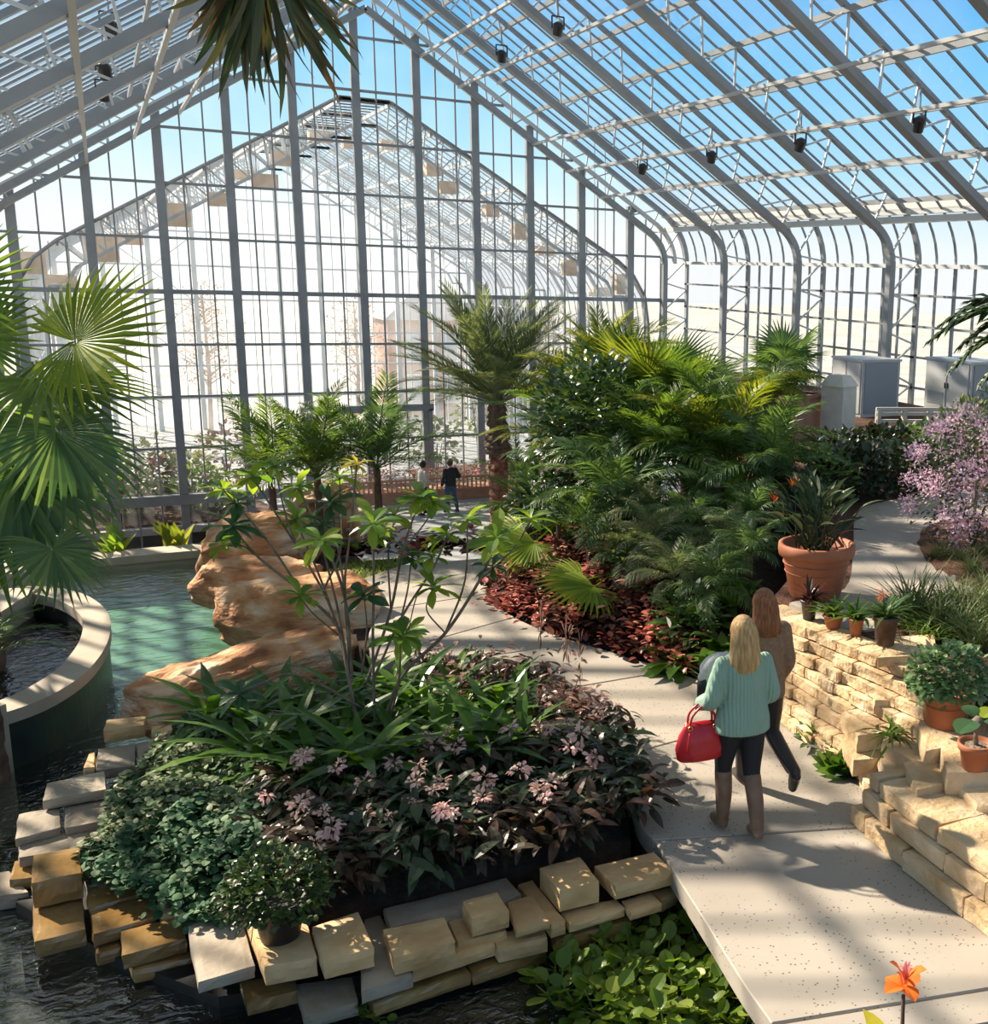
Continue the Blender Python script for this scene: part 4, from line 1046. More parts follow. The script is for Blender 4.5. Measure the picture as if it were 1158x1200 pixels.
for i, (x, y) in enumerate(pos):
    zone = 'by the path edge' if x > 610 else 'in front of the ferns' if y < 985 else 'just behind the front ledge'
    r = plant('begonia', gp(x, y, .05), f'dark leaved begonia with pale pink flower heads {zone}', 'begonia', f'dark begonias {zone}', rp.uniform(0, 6))
    link('foliage', (beg_d if rp.random() < .62 else beg_b)[i % 3], r, sc=rp.uniform(.85, 1.15)); link('stems', beg_st, r)
    for k in range(rp.choice((1, 2, 2, 3))):
        a = rp.uniform(0, 6.28); link('flower_head', fl_me[rp.randrange(4)], r, loc=(.2*math.cos(a), .2*math.sin(a)-.06, rp.uniform(.3, .48)), rot=(rp.uniform(-.4, .4), rp.uniform(-.4, .4), a), sc=rp.uniform(.8, 1.5))
# tall bronze-pink shoots along the back of the island
rp = random.Random(35)
pk_me = []
for k in range(2):
    b = upright((1, 1, 1), 30, *LEAF_LA, .12, .2, rp, .0, 1.2, .25, .12); M_ = []
    for _ in range(40):
        a = rp.uniform(0, 6.28); d = (math.cos(a), math.sin(a), rp.uniform(-.2, .7)); M_.append(T((rp.gauss(0, .1), rp.gauss(0, .1), rp.uniform(.1, .55)), look(d, 0), rp.uniform(.1, .17)))
    b.inst(*LEAF_LA, M_); pk_me.append(b)
pk_p = pk_me[0].mesh('foliage', LM['pinkleaf']); pk_b = pk_me[1].mesh('foliage', LM['bronze'])
for i, (x, y) in enumerate([(525, 805), (560, 800), (600, 815), (635, 820), (665, 840), (500, 800), (680, 865), (625, 860), (655, 905), (585, 825), (545, 830)]):
    r = plant('bronze_shrub', gp(x, y, .1), 'bronze and salmon leaved bush along the back of the island bed', 'shrub', 'salmon leaved bushes along the path side of the island', rp.uniform(0, 6))
    link('foliage', pk_p if i % 2 == 0 else pk_b, r, sc=rp.uniform(.75, 1.1)); link('stems', stems(4, .35, .12, .006, rp).mesh('stems', LM['bronze']), r)
    if i in (4, 6, 3): link('flower_spike', cluster(30, .12, LEAF_LA, .06, .1, rp, 1.6).mesh('flower_spike', LM['pinkleaf']), r, loc=(0, 0, .72), sc=(.5, .5, 1.6))

# ---- the young frangipani-like tree with bare grey branches
TB = gp(432, 872, .15)
tree = plant('frangipani_tree', TB, 'young many-stemmed tree with bare grey branches and leaf rosettes in the island', 'tree')
TBv = np.array(TB)
def at_d(x, y, dw): 
    w0 = (TBv-EYE)@_F; return ond(x, y, w0+dw)-TBv
BR = [
 ([(422, 868), (408, 790), (396, 735), (352, 692), (305, 655), (272, 618)], -.1, .013),
 ([(408, 790), (398, 745), (380, 690), (362, 645), (346, 610)], .25, .010),
 ([(396, 735), (372, 680), (330, 612), (296, 560)], .35, .010),
 ([(410, 800), (397, 720), (384, 665), (376, 635)], -.3, .009),
 ([(412, 790), (404, 700), (378, 630), (350, 572)], .1, .012),
 ([(410, 780), (404, 690), (411, 620), (418, 545)], .15, .010),
 ([(404, 690), (394, 630), (388, 590)], .3, .008),
 ([(440, 868), (437, 760), (438, 690), (437, 615)], -.35, .011),
 ([(430, 800), (458, 715), (472, 645), (492, 585)], .1, .011),
 ([(436, 800), (470, 725), (508, 665), (524, 628)], -.1, .010),
 ([(444, 872), (470, 795), (522, 742), (562, 680), (582, 632)], -.3, .014),
 ([(455, 850), (467, 800), (470, 748)], -.4, .009),
 ([(424, 790), (430, 740), (427, 700)], -.2, .007),
 ([(470, 725), (478, 690), (482, 655)], .1, .007),
 ([(425, 830), (345, 790), (282, 815)], -.5, .010),
 ([(500, 690), (488, 700), (478, 742)], .2, .006),
 ([(352, 692), (318, 640), (285, 600), (262, 575)], -.15, .008),
 ([(380, 690), (400, 640), (398, 560)], .5, .008),
 ([(522, 742), (545, 680), (548, 610)], -.1, .008),
 ([(305, 655), (285, 640), (262, 640)], -.2, .006),
 ([(372, 680), (340, 620), (322, 548)], .2, .008),
 ([(458, 715), (455, 650), (463, 605)], .2, .007),
 ([(472, 645), (500, 610), (508, 590)], .1, .006),
 ([(522, 742), (500, 715), (508, 690)], -.2, .006),
 ([(562, 680), (600, 645), (622, 610)], -.3, .008),
 ([(398, 745), (368, 720), (352, 700)], -.3, .006),
]
rp = random.Random(44)
ros = []
for k in range(4):
    b = MB(); M_ = []
    for i in range(13):
        a = i*2.4; e = -.35+1.15*i/13
        d = (math.cos(a)*math.cos(e), math.sin(a)*math.cos(e), math.sin(e)); M_.append(T((0, 0, .02*i/13), look(d, rp.uniform(-.3, .3)), rp.uniform(.16, .28)))
    b.inst(*LEAF_OB, M_); ros.append(b)
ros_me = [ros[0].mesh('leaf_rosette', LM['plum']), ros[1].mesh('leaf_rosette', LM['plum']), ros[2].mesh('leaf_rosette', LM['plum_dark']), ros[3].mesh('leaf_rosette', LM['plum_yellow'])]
for i, (P, dw, r) in enumerate(BR):
    Q = []
    n = len(P)
    for k, (x, y) in enumerate(P): Q.append(at_d(x, y, dw*(k/(n-1) if k else 0)+(0 if i in (0, 7, 10) else 0)))
    Q = spline(Q, 5)
    MB().tube(Q, np.linspace(r*1.25, r*.75, len(Q)), 7).obj('branch', MT['bark'], tree, smooth=True)
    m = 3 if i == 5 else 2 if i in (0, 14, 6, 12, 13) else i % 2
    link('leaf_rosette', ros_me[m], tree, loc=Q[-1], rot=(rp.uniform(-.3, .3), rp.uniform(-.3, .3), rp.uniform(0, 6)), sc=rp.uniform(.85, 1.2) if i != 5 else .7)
    if i in (4, 8, 9, 10, 16): link('leaf_rosette', ros_me[(i+1) % 3], tree, loc=Q[-5]+np.array([rp.uniform(-.2, .2), 0, .02]), rot=(rp.uniform(-.5, .5), rp.uniform(-.5, .5), rp.uniform(0, 6)), sc=.8)

# ---- black pot with small-leaved trailing plant on the front ledge
c = np.array(gp(329, 1098, -.05)); pot = plant('potted_trailing_plant', c, 'small-leaved trailing plant in a black pot on the front ledge', 'potted plant')
b = MB(); b.lathe([(.10, 0), (.115, .01), (.155, .23), (.17, .23), (.17, .27), (.15, .27), (.14, .24), (.02, .24)], 28); b.obj('pot', MT['pot_dark'], pot, smooth=True)
b = shrub_leaves((.68, .62, .46), 1100, *LEAF_RD, .03, .055, random.Random(5), .7, .3, .36); 
b.obj('foliage', leafmat('leaf_small_dark', G1((.022, .045, .012), (.04, .075, .018), (.07, .12, .02), (.035, .04, .015)), .35, .25), pot)
b = MB(); rp = random.Random(8)
for k in range(16):
    a = rp.uniform(0, 6.28); P = spline([(0, 0, .3), (.2*math.cos(a), .2*math.sin(a), .36), (.3*math.cos(a), .3*math.sin(a), rp.uniform(.1, .2))], 4); b.tube(P, .003, 4)
b.obj('trailing_stem', LM['fern'], pot)

# ---- floating water plants
rp = random.Random(50)
hy = []
for k in range(3):
    b = MB(); M_ = []
    for i in range(9):
        a = i*2.4+rp.uniform(-.3, .3); e = rp.uniform(.3, 1.2); h = rp.uniform(.09, .2)
        d = np.array((math.cos(a)*math.cos(e), math.sin(a)*math.cos(e), math.sin(e))); tip = d*h
        b.tube([(0, 0, -.01), tip*.5+(0, 0, .01), tip], [.009, .007, .004], 4, False)
        dd = np.array((math.cos(a), math.sin(a), rp.uniform(-.2, .7))); M_.append(T(tip, look(dd/np.linalg.norm(dd), rp.uniform(-.5, .5)), rp.uniform(.07, .11)))
    b.inst(*LEAF_HY, M_); hy.append(b.mesh('leaves', LM['hyacinth']))
poly = [gp(*p, -.5) for p in [(640, 1150), (690, 1098), (760, 1075), (815, 1065), (835, 1110), (870, 1165), (880, 1215), (760, 1235), (680, 1200), (640, 1180)]]
for i, p in enumerate(scatter(poly, 74, rp, .105, 30000)):
    r = plant('water_hyacinth', (p[0], p[1], -.5), 'floating water plant with round light green leaves beside the path', 'water plant', 'floating water plants in the dark corner of the pond', rp.uniform(0, 6))
    link('leaves', hy[i % 3], r, sc=rp.uniform(.8, 1.25))
for i, (x, y) in enumerate([(425, 1192), (440, 1196)]):
    r = plant('water_hyacinth', gp(x, y, -.5), 'floating water plant sprouting below the low grey slab', 'water plant', 'water plants at the bottom edge below the ledge', i); link('leaves', hy[i], r, sc=.7)

# ---- canna flower at the bottom right, close to the camera
cz = ond(1066, 1150, 3.35); root = plant('canna', (cz[0], cz[1]-.0, 0), 'orange canna bloom on a tall stem at the lower right corner', 'flower')
rp = random.Random(3)
zt = cz[2]
MB().tube([(0, 0, 0), (.01, 0, zt*.5), (-.02, 0, zt-.04)], [.012, .009, .006], 6).obj('stem', LM['bronze'], root, smooth=True)
tv, tf = blade(1, .75, 5, .25, .35, 'obov')
for k, (az, e, l, w_) in enumerate([(.3, .9, .085, 1), (1.8, .4, .075, 1), (3.2, .5, .08, 1), (4.6, .2, .07, 1), (5.5, 1.1, .09, 1), (2.4, 1.25, .08, 1), (.9, -.3, .06, 1)]):
    d = (math.cos(az)*math.cos(e), math.sin(az)*math.cos(e), math.sin(e)); b = MB(); b.inst(tv, tf, [T((-.02, 0, zt-.03+.008*k), look(d, rp.uniform(-.5, .5)), l)]); b.obj('petal', PM['orange'], root)
b = MB(); b.inst(*blade(1, .3, 3, .3, .1, 'lance'), [T((-.02, 0, zt+.0), look((.2*k-.3, .1, 1)), .07) for k in range(4)]); b.obj('bud', PM['rose'], root)
tv, tf = blade(1, .5, 8, .18, .25, 'ovate')
for k, (x, y, l, d) in enumerate([(1038, 1205, .28, (-.1, .1, 1)), (1020, 1235, .4, (-.6, .2, .7)), (1085, 1240, .4, (.7, .2, .6))]):
    p = ond(x, y, 3.35)-np.array([cz[0], cz[1], 0]); b = MB(); b.inst(tv, tf, [T(p-np.array(d)*l*.75, look(d, .2+k), l)]); b.obj('leaf', LM['bright'] if k else PM['yellow'], root)

# ================================================================== left side: fan palms
rp = random.Random(60)
fan_g = [frond_fan(1.0, 34, 290, .5, .16+.05*k, .75, .25, .55, rp).mesh('frond', LM['palm']) for k in range(3)]
fan_d = [frond_fan(1.0, 34, 280, .5, .3+.06*k, .6, .2, .55, rp).mesh('frond', LM['palm_dark']) for k in range(2)]
fan_y = [frond_fan(1.0, 34, 290, .5, .2, .75, .25, .55, rp).mesh('frond', LM['palm_yellow'])]
C = ond(-42, 520, 11.2); gz = -.5
lp = plant('fan_palm', (C[0], C[1], gz), 'large fan palm with drooping leaves at the left edge by the basin', 'palm')
palm_trunk(C[2]-gz, .15, .13, 16).obj('trunk', MT['trunk'], lp)
AIMM = {}
def aim(root, me, base, tip, up, s, name='frond'):
    """place a frond with its origin at base, pointing at tip (root space)"""
    d = np.asarray(tip, float)-np.asarray(base, float); R = look(d, 0, up)
    o = link(name, me, root); m = Matrix([[*R[i], 0] for i in range(3)]+[[0, 0, 0, 1]]); AIMM[o.name] = Matrix.Translation(Vector(base)) @ m @ Matrix.Diagonal((s, s, s, 1)); o.matrix_local = AIMM[o.name]; return o
RT = np.array([C[0], C[1], gz])
def lpx(x, y, w_): return ond(x, y, w_)-RT
b0 = np.array([0, 0, C[2]-gz])
bl_y = frond_fan(1.0, 36, 300, .5, .12, .05, .3, .55, rp).mesh('frond', leafmat('leaf_sunlit_fan', G1((.12, .19, .02), (.2, .28, .022), (.3, .36, .03)), .4, .55, (1.6, 1.5, .4)))  # sunlit look of this fan put into a yellower leaf colour
bl_g = [frond_fan(1.0, 36, 290, .5, .2+.08*k, .05, .25, .55, rp).mesh('frond', LM['palm']) for k in range(2)]
bl_d = [frond_fan(1.0, 36, 280, .5, .3+.08*k, .05, .2, .55, rp).mesh('frond', LM['palm_dark']) for k in range(2)]
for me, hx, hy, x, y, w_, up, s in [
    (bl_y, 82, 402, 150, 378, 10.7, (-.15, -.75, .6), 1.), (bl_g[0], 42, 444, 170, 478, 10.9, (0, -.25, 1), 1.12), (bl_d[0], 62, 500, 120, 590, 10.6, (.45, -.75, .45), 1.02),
    (bl_d[1], 15, 545, 70, 650, 10.4, (.4, -.85, .3), 1.15), (bl_g[1], -52, 345, -30, 260, 11.2, (-.5, -.8, .3), .85), (bl_d[0], 60, 640, 95, 700, 10.2, (.5, -.8, .3), .6), (bl_g[1], -30, 575, 20, 690, 10.2, (.2, -.9, .3), 1.1),
    (bl_d[1], -25, 470, -10, 600, 10.9, (.1, -.9, .4), 1.), (bl_g[0], -25, 400, 10, 330, 11.8, (-.3, -.7, .5), .75), (bl_g[1], -90, 420, -160, 400, 11.6, (-.3, -.6, .7), .9), (bl_d[1], -110, 560, -180, 640, 11, (-.3, -.7, .5), .9), (bl_g[0], 10, 480, 60, 500, 12.6, (0, 0, 1), .8)]:
    h_ = lpx(hx, hy, w_); o = aim(lp, me, h_, lpx(x, y, w_-.1), up, s)
    inv = AIMM[o.name].inverted(); Q = spline([b0, (b0+h_)/2+np.array([0, 0, .12]), h_], 5)
    MB().tube([tuple(inv @ Vector(q)) for q in Q], np.linspace(.018, .011, len(Q))/s, 6).obj('petiole', LM['palm'], o, smooth=True)
b = MB(); rp = random.Random(2); M_ = []
for k in range(70):
    a = rp.uniform(0, 6.28); d = (math.cos(a)*.5, math.sin(a)*.5, -1); M_.append(T((.16*math.cos(a), .16*math.sin(a), C[2]-gz+rp.uniform(-.35, .1)), look(d), rp.uniform(.25, .5)))
b.inst(*blade(1, .12, 3, .3, .2, 'strap'), M_); b.obj('dead_leaf_skirt', LM['straw'], lp)
# second, lower palm in front at the left edge
C2 = ond(-25, 775, 9.6); r = plant('cycad', (C2[0], C2[1], -.5), 'dark low cycad whose leaf tips poke in at the left edge', 'cycad')
cy = frond_pinnate(1.0, 34, .2, .016, .7, .25, .2, .008, rp).mesh('frond', LM['palm_dark'])
palm_trunk(max(.3, C2[2]+.5), .13, .11, 6).obj('trunk', MT['trunk'], r)
crown(r, [cy], 16, .0, 1.0, max(.3, C2[2]+.5), (.7, .9), rp=rp)
# hanging fan of the tall palm at the top
ht = plant('tall_fan_palm', (-1.9, 2.6, -.4), 'tall fan palm out of frame whose brown-tipped leaf hangs in at the top', 'palm')
palm_trunk(6.6, .17, .14, 22, lean=(.3, .3)).obj('trunk', MT['trunk'], ht)
tt = np.array([-1.6, 2.9, 6.2])
hang = leafmat('leaf_hanging', G1((.02, .045, .022), (.035, .065, .03), (.06, .07, .025), (.10, .06, .03), (.025, .05, .028)), .45, .15, (1.5, 1.4, .7))
hb = MB(); rp = random.Random(12)
tip = ond(308, -38, 4.2)
P = spline([tt, tt+(tip-tt)*.5+np.array([0, 0, .25]), tip], 6); hb2 = MB(); hb2.tube(P-np.array([-1.9, 2.6, -.4]), .012, 6); 
fr = empty('frond', (0, 0, 0)); fr.parent = ht
hb2.obj('petiole', MT['bark'], fr)
M_ = []
camr = _R
for k in range(64):
    u = rp.uniform(-1, 1); a = u*1.15
    d = np.array([0, 0, -1])*math.cos(a)+camr*math.sin(a)*1.0+_F*rp.uniform(-.3, .5); d /= np.linalg.norm(d)
    L_ = rp.uniform(.35, .62)*(1-.35*abs(u))
    M_.append(T(tip-np.array([-1.9, 2.6, -.4])+camr*.1*u, look(d, rp.uniform(-1.2, 1.2), _F*-1), L_))
hb.inst(*blade(1, .075, 6, .35, .22, 'lance'), M_); hb.obj('leaf_blade', hang, fr)
for k in range(9):
    a = k*.7; aim(ht, fan_g[k % 3], (tt[0]+1.9, tt[1]-2.6, 6.6), (tt[0]+1.9+math.cos(a), tt[1]-2.6+math.sin(a)*.6-.4, 6.9), (0, 0, 1), .8)

# dark fronds poking in at the right edge
rt = plant('dark_cycad_tree', (onx(1330, 420, 6.2)[0], 5.6, ZT), 'dark tree out of frame with whorled leafy branches reaching in at right', 'tree')
bb = np.array(rt.location)
MB().tube([(0, 0, 0), (.05, 0, 1.6), (0, .05, 3.4)], [.06, .05, .03], 8).obj('trunk', MT['bark'], rt)
cyd = frond_pinnate(1.0, 30, .17, .036, .5, .35, .15, .012, random.Random(4), .12, .9).mesh('leafy_branch', LM['fern'])
cyd2 = frond_pinnate(1.0, 34, .22, .062, .5, .35, .25, .016, random.Random(4), .2, .9).mesh('leafy_branch', leafmat('leaf_branch', G1((.025, .055, .02), (.04, .08, .025), (.065, .10, .03)), .4, .2))
w0 = float((bb-EYE)@_F)
for x, y, bx, by, dw, s in [(1070, 385, 1260, 350, -.1, 1.), (1125, 335, 1280, 380, .2, .9), (1095, 425, 1250, 372, -.4, .8), (1085, 365, 1270, 342, .3, .95), (1130, 440, 1290, 380, -.6, .9), (1105, 395, 1280, 350, 0, 1)]:
    p0, p1 = ond(bx, by, w0+dw)-bb, ond(x, y, w0+dw)-bb
    aim(rt, cyd2, p0, p1, (0, 0, 1), np.linalg.norm(p1-p0), 'leafy_branch')
    MB().tube([(0, 0, p0[2]+.0), p0], [.02, .012], 5).obj('limb', MT['bark'], rt)

# ================================================================== the date palm
rp = random.Random(70)
DY = 31.; db = ony(585, 592, DY); dtop = ony(577, 470, DY)
dp = plant('date_palm', (db[0], db[1], ZF), 'tall date palm with a diamond patterned trunk in the far hall', 'palm')
Hd = dtop[2]-ZF
palm_trunk(Hd*.62, .26, .28, 9, .10).obj('trunk', noisy('date_trunk', [(.35, (.10, .035, .018)), (.55, (.24, .10, .055)), (.75, (.42, .22, .13))], 7, .85, .7, 20, dist=.03), dp)
b = palm_trunk(Hd*.38, .38, .24, 7, .16, rough=.35); o = b.obj('trunk_head', MT['trunk'], dp, loc=(0, 0, Hd*.6))
dm_ = [frond_pinnate(4.2, 66, .62, .042, .42+.12*k, .45, .15, .03, rp, .1, .9).mesh('frond', LM['palm_grey']) for k in range(3)]
crown(dp, dm_, 52, .12, 1.42, Hd*.97, (.78, 1.0), rp=rp, roll=.35)
# ================================================================== palms behind the boulders
rp = random.Random(71)
fp = [frond_pinnate(1.75, 40, .40, .03, .6, .35, .3, .013, rp).mesh('frond', LM['palm']) for _ in range(3)]
fpd = [frond_pinnate(1.75, 40, .40, .03, .6, .35, .3, .013, rp).mesh('frond', LM['palm_dark']) for _ in range(3)]
for x, y, Y, h, n, mm, lab in [(372, 560, 17.4, .9, 20, fp, 'green feather palm behind the boulders, left of the dark one'), (442, 550, 17.2, .75, 18, fpd, 'dark feather palm behind the boulders, right of the green one'), (318, 560, 17.7, .65, 12, fp, 'small feather palm at the pool corner behind the boulders')]:
    c = ony(x, y, Y); r = plant('feather_palm', (c[0], c[1], -.12), lab, 'palm')
    palm_trunk(c[2]+.12, .07, .05, 8).obj('trunk', MT['trunk'], r)
    crown(r, mm, n, .1, 1.35, c[2]+.12, (.75, 1.0), rp=rp)

# ================================================================== planting on the right of the path
rp = random.Random(80)
areca = [frond_pinnate(1.9, 44, .5, .035, .7, .45, .3, .014, rp).mesh('frond', LM['palm_yellow']) for _ in range(2)]
areca_g = [frond_pinnate(1.9, 44, .48, .034, .75, .45, .35, .014, rp).mesh('frond', LM['palm']) for _ in range(2)]
areca_d = [frond_pinnate(1.7, 44, .40, .03, .8, .35, .4, .014, rp).mesh('frond', LM['palm_dark']) for _ in range(2)]
soft = [frond_pinnate(1.0, 36, .26, .015, .9, .3, .5, .008, rp).mesh('frond', LM['palm_grey']) for _ in range(2)]
soft_g = [frond_pinnate(1.0, 36, .26, .015, .9, .3, .5, .008, rp).mesh('frond', LM['palm_dark']) for _ in range(2)]
def bedz(x, y):  # ground height in the right bed
    return .3
def palm_at(x, y, Y, name, label, meshes, n, sc, el=(.1, 1.35), tr=.06, cat='palm', z0=.3, trunkm='trunk'):
    c = ony(x, y, Y); z0 = ground_z(c[0], c[1], z0)-.02; r = plant(name, (c[0], c[1], z0), label, cat); h = max(.1, c[2]-z0)
    palm_trunk(h, tr*1.15, tr, max(4, int(h*6))).obj('trunk', MT[trunkm], r); crown(r, meshes, n, el[0], el[1], h, sc, rp=rp); return r
palm_at(668, 525, 16.4, 'areca_palm', 'yellow-green areca palm nearest the date palm', areca+areca_g[:1], 24, (.75, 1.), (.05, 1.35))
palm_at(700, 470, 16.6, 'areca_palm', 'yellow tinged areca palm behind the glossy dark shrub', areca, 22, (.75, 1.05), (.0, 1.35))
fanL = [frond_fan(.95, 34, 270, .5, .22, .8, .25, .5, rp).mesh('frond', LM['palm_yellow']), frond_fan(.95, 34, 270, .5, .26, .8, .25, .5, rp).mesh('frond', LM['palm'])]
palm_at(762, 482, 15.4, 'tall_green_fan_palm', 'tallest fan palm of the right bed with bright upright fans', fanL, 26, (.72, .98), (-.5, 1.3), .1)
palm_at(806, 488, 16.8, 'fan_palm', 'fan palm with darker leaves behind the tallest one', [fanL[1], fan_d[0]], 20, (.7, .95), (-.5, 1.3), .1)
palm_at(770, 545, 13.6, 'feather_palm', 'arching green feather palm in the middle of the right bed', areca_g, 20, (.75, 1.), (-.1, 1.3))
palm_at(850, 545, 13.2, 'feather_palm', 'feather palm with yellow midribs behind the soft grey palms', areca_g+areca[:1], 20, (.75, 1.0), (.0, 1.35))
palm_at(900, 560, 12.4, 'feather_palm', 'dark feather palm beside the big terracotta pot', areca_d, 18, (.65, .9), (-.3, 1.3))
palm_at(725, 590, 12.9, 'feather_palm', 'blue-green feather palm low at the front of the right bed', areca_d, 20, (.65, .9), (-.2, 1.2))
palm_at(690, 565, 15.0, 'feather_palm', 'shaded feather palm below the glossy dark shrub', areca_d, 20, (.7, 1.), (-.3, 1.2))
for i, (x, y, Y) in enumerate([(765, 640, 11.7), (810, 620, 11.8), (850, 640, 11.2), (880, 650, 10.6), (790, 680, 10.9), (835, 690, 10.4), (740, 655, 12.0), (880, 610, 11.6), (760, 605, 12.4), (820, 585, 12.4)]):
    r = palm_at(x, y, Y, 'parlor_palm', 'fine-leaved soft palm massed at the front of the right bed', soft if i % 2 == 0 else soft_g, 20, (.55, .85), (-.2, 1.3), .03, z0=.15); r['group'] = 'soft parlor palms at the front of the right bed'
# weeping fan palm with brown skirt
c = ony(905, 472, 14.2); wp = plant('weeping_palm', (c[0], c[1], .5), 'weeping palm with a brown skirt of old leaves before the pillar', 'palm')
palm_trunk(c[2]-.5, .2, .16, 10).obj('trunk', MT['trunk'], wp)
wf = [frond_pinnate(1.15, 46, .42, .022, 1.25, .35, .6, .012, rp).mesh('frond', LM['palm_yellow']), frond_pinnate(1.15, 46, .42, .022, 1.3, .35, .6, .012, rp).mesh('frond', LM['palm'])]
crown(wp, wf, 16, .2, 1.2, c[2]-.5, (.7, .95), rp=rp)
b = MB(); M_ = []
for k in range(260):
    a = rp.uniform(0, 6.28); h = c[2]-.5-rp.uniform(0, .9); M_.append(T((.2*math.cos(a), .2*math.sin(a), h), look((math.cos(a)*.45, math.sin(a)*.45, -1), rp.uniform(-1, 1)), rp.uniform(.35, .7)))
b.inst(*blade(1, .08, 3, .3, .1, 'strap'), M_); b.obj('dead_leaf_skirt', LM['straw'], wp)
# glossy dark shrub
gl = leafmat('leaf_glossy', G1((.018, .05, .025), (.03, .07, .03), (.05, .10, .04), (.075, .135, .04)), .36, .22, (1.6, 1.6, .7), .8)
for x, y, Y, dims, n, lab in [(690, 490, 14.6, (1.7, 1.5, 2.0), 1300, 'tall glossy dark-leaved shrub in front of the areca palms'), (640, 585, 14.6, (1.0, .9, 1.0), 380, 'small glossy shrub with pale new leaves beside the date palm')]:
    c = ony(x, y, Y); r = plant('glossy_shrub', (c[0], c[1], .2), lab, 'shrub')
    shrub_leaves(dims, n, *LEAF_OV, .1, .17, rp, .6, .4, c[2]-.2).obj('foliage', gl, r)
    stems(5, max(.2, c[2]-.2), .3, .018, rp).obj('stem', MT['bark'], r)
palm_at(685, 625, 13.6, 'feather_palm', 'low dark feather palm above the red begonias, left end', areca_d, 18, (.45, .65), (-.1, 1.2))
palm_at(620, 610, 15.2, 'feather_palm', 'low feather palm at the far left end of the right bed', areca_g, 14, (.45, .6), (.0, 1.2))
palm_at(735, 530, 14.6, 'feather_palm', 'shaded feather palm between the glossy shrub and the tallest fan palm', areca_d, 20, (.8, 1.1), (-.3, 1.25))
palm_at(810, 520, 14.8, 'feather_palm', 'feather palm under the tallest fan palm', areca_g, 20, (.8, 1.), (-.3, 1.25))
# banana-like leaf
c = onz(872, 610, .4); c = ony(868, 600, 12.9); r = plant('banana_plant', (c[0], c[1], .4), 'broad bright banana-like leaves rising beside the weeping palm', 'plant')
for k, (a, e, l) in enumerate([(1.9, 1.35, .95), (.4, 1.2, .7), (3.5, 1.1, .7)]):
    b = MB(); d = (math.cos(a)*math.cos(e), math.sin(a)*math.cos(e), math.sin(e)); b.inst(*blade(1, .36, 7, .2, .2, 'ovate'), [T((0, 0, c[2]-.4-.1), look(d, .9+k), l)]); b.obj('leaf', LM['bright'], r)
MB().tube([(0, 0, 0), (0, 0, max(.15, c[2]-.45))], [.04, .03], 8).obj('stem', LM['bright'], r)
# yellow fan leaves low at the left of the bed
ylow = [frond_fan(.72, 28, 220, .5, .2, .5, .3, .6, rp).mesh('frond', LM['bright'])]  # sunlit lime is put into the leaf colour, the fans stand in shade
for i, (x, y, Y, lab) in enumerate([(655, 612, 13.6, 'low palm with sunlit lime green fans at the bed\'s left end'), (722, 672, 11.8, 'small palm with one sunlit lime fan above the red begonias')]):
    c = ony(x, y, Y); z_ = ground_z(c[0], c[1], .05)-.01; r = plant('lime_fan_palm', (c[0], c[1], z_), lab, 'palm'); h = max(.15, c[2]-z_)
    palm_trunk(h, .03, .03, 4).obj('trunk', MT['trunk'], r)
    for k in range(5 if i == 0 else 3):
        a = [2.9, 3.6, .2, -.8, 1.6][k]; aim(r, ylow[0], (0, 0, h), (math.cos(a), math.sin(a)*.6-.3, .25-.1*k), (0, -.4, 1), 1. if i == 0 else .85)
# broad-leaved plants by the path near the women
for i, (x, y, z) in enumerate([(838, 770, .1), (815, 752, .12), (862, 745, .15), (790, 775, .05), (850, 790, .03)]):
    q_ = gp(x, y, z); r = plant('peace_lily', (q_[0], q_[1], ground_z(q_[0], q_[1], z)-.01), 'broad-leaved green plant at the bed corner next to the women', 'plant', 'broad-leaved plants at the bed corner by the women', i)
    upright((1, 1, 1), 26, *blade(1, .3, 5, .2, .5, 'ovate'), .35, .6, rp, .3, 1.2, .02, .05).obj('foliage', LM['fern'], r)
    if i in (1, 3): 
        b = MB(); b.tube([(0, 0, 0), (.05, 0, .45)], .004, 4); b.obj('flower_stalk', LM['fern'], r); b = MB(); b.inst(*LEAF_OV, [T((.05, 0, .45), look((.1, -.1, 1)), .13)]); b.obj('flower', PM['white'], r)
# spiky tuft at the path edge
r = plant('grass_tuft', gp(838, 806, .02), 'spiky green tuft at the path edge beside the blonde woman', 'plant')
upright((1, 1, 1), 60, *LEAF_GR, .25, .4, rp, .5, 1.4, 0, .04).obj('foliage', LM['grass'], r)
# red begonias along the bed edge
inner = [gp(*p, .05) for p in [(575, 695), (590, 668), (625, 650), (670, 655), (715, 685), (755, 712), (800, 742), (828, 772), (812, 788), (760, 768), (700, 752), (640, 732), (600, 712)]]
for i, (x, y) in enumerate([(655, 640), (685, 655), (710, 668), (735, 690), (765, 705), (795, 728), (700, 640), (740, 665), (625, 640), (775, 690), (815, 738), (805, 700)]):
    q_ = gp(x, y, .3); r = plant('bushy_undergrowth', (q_[0], q_[1], ground_z(q_[0], q_[1], .2)-.02), 'low dark green bush filling the bed behind the red begonias', 'shrub', 'low bushes behind the red begonias', i)
    link('foliage', shrub_leaves((.75, .7, .5), 300, *LEAF_LA, .08, .15, random.Random(i % 3), .5, .5, .18).mesh('foliage', LM['palm_dark']) if i < 3 else UG[i % 3], r, sc=.8+.1*(i % 4))
    if i < 3:
        UG = (UG if i else [])+[r.children[0].data]
rp = random.Random(90)
rb = []
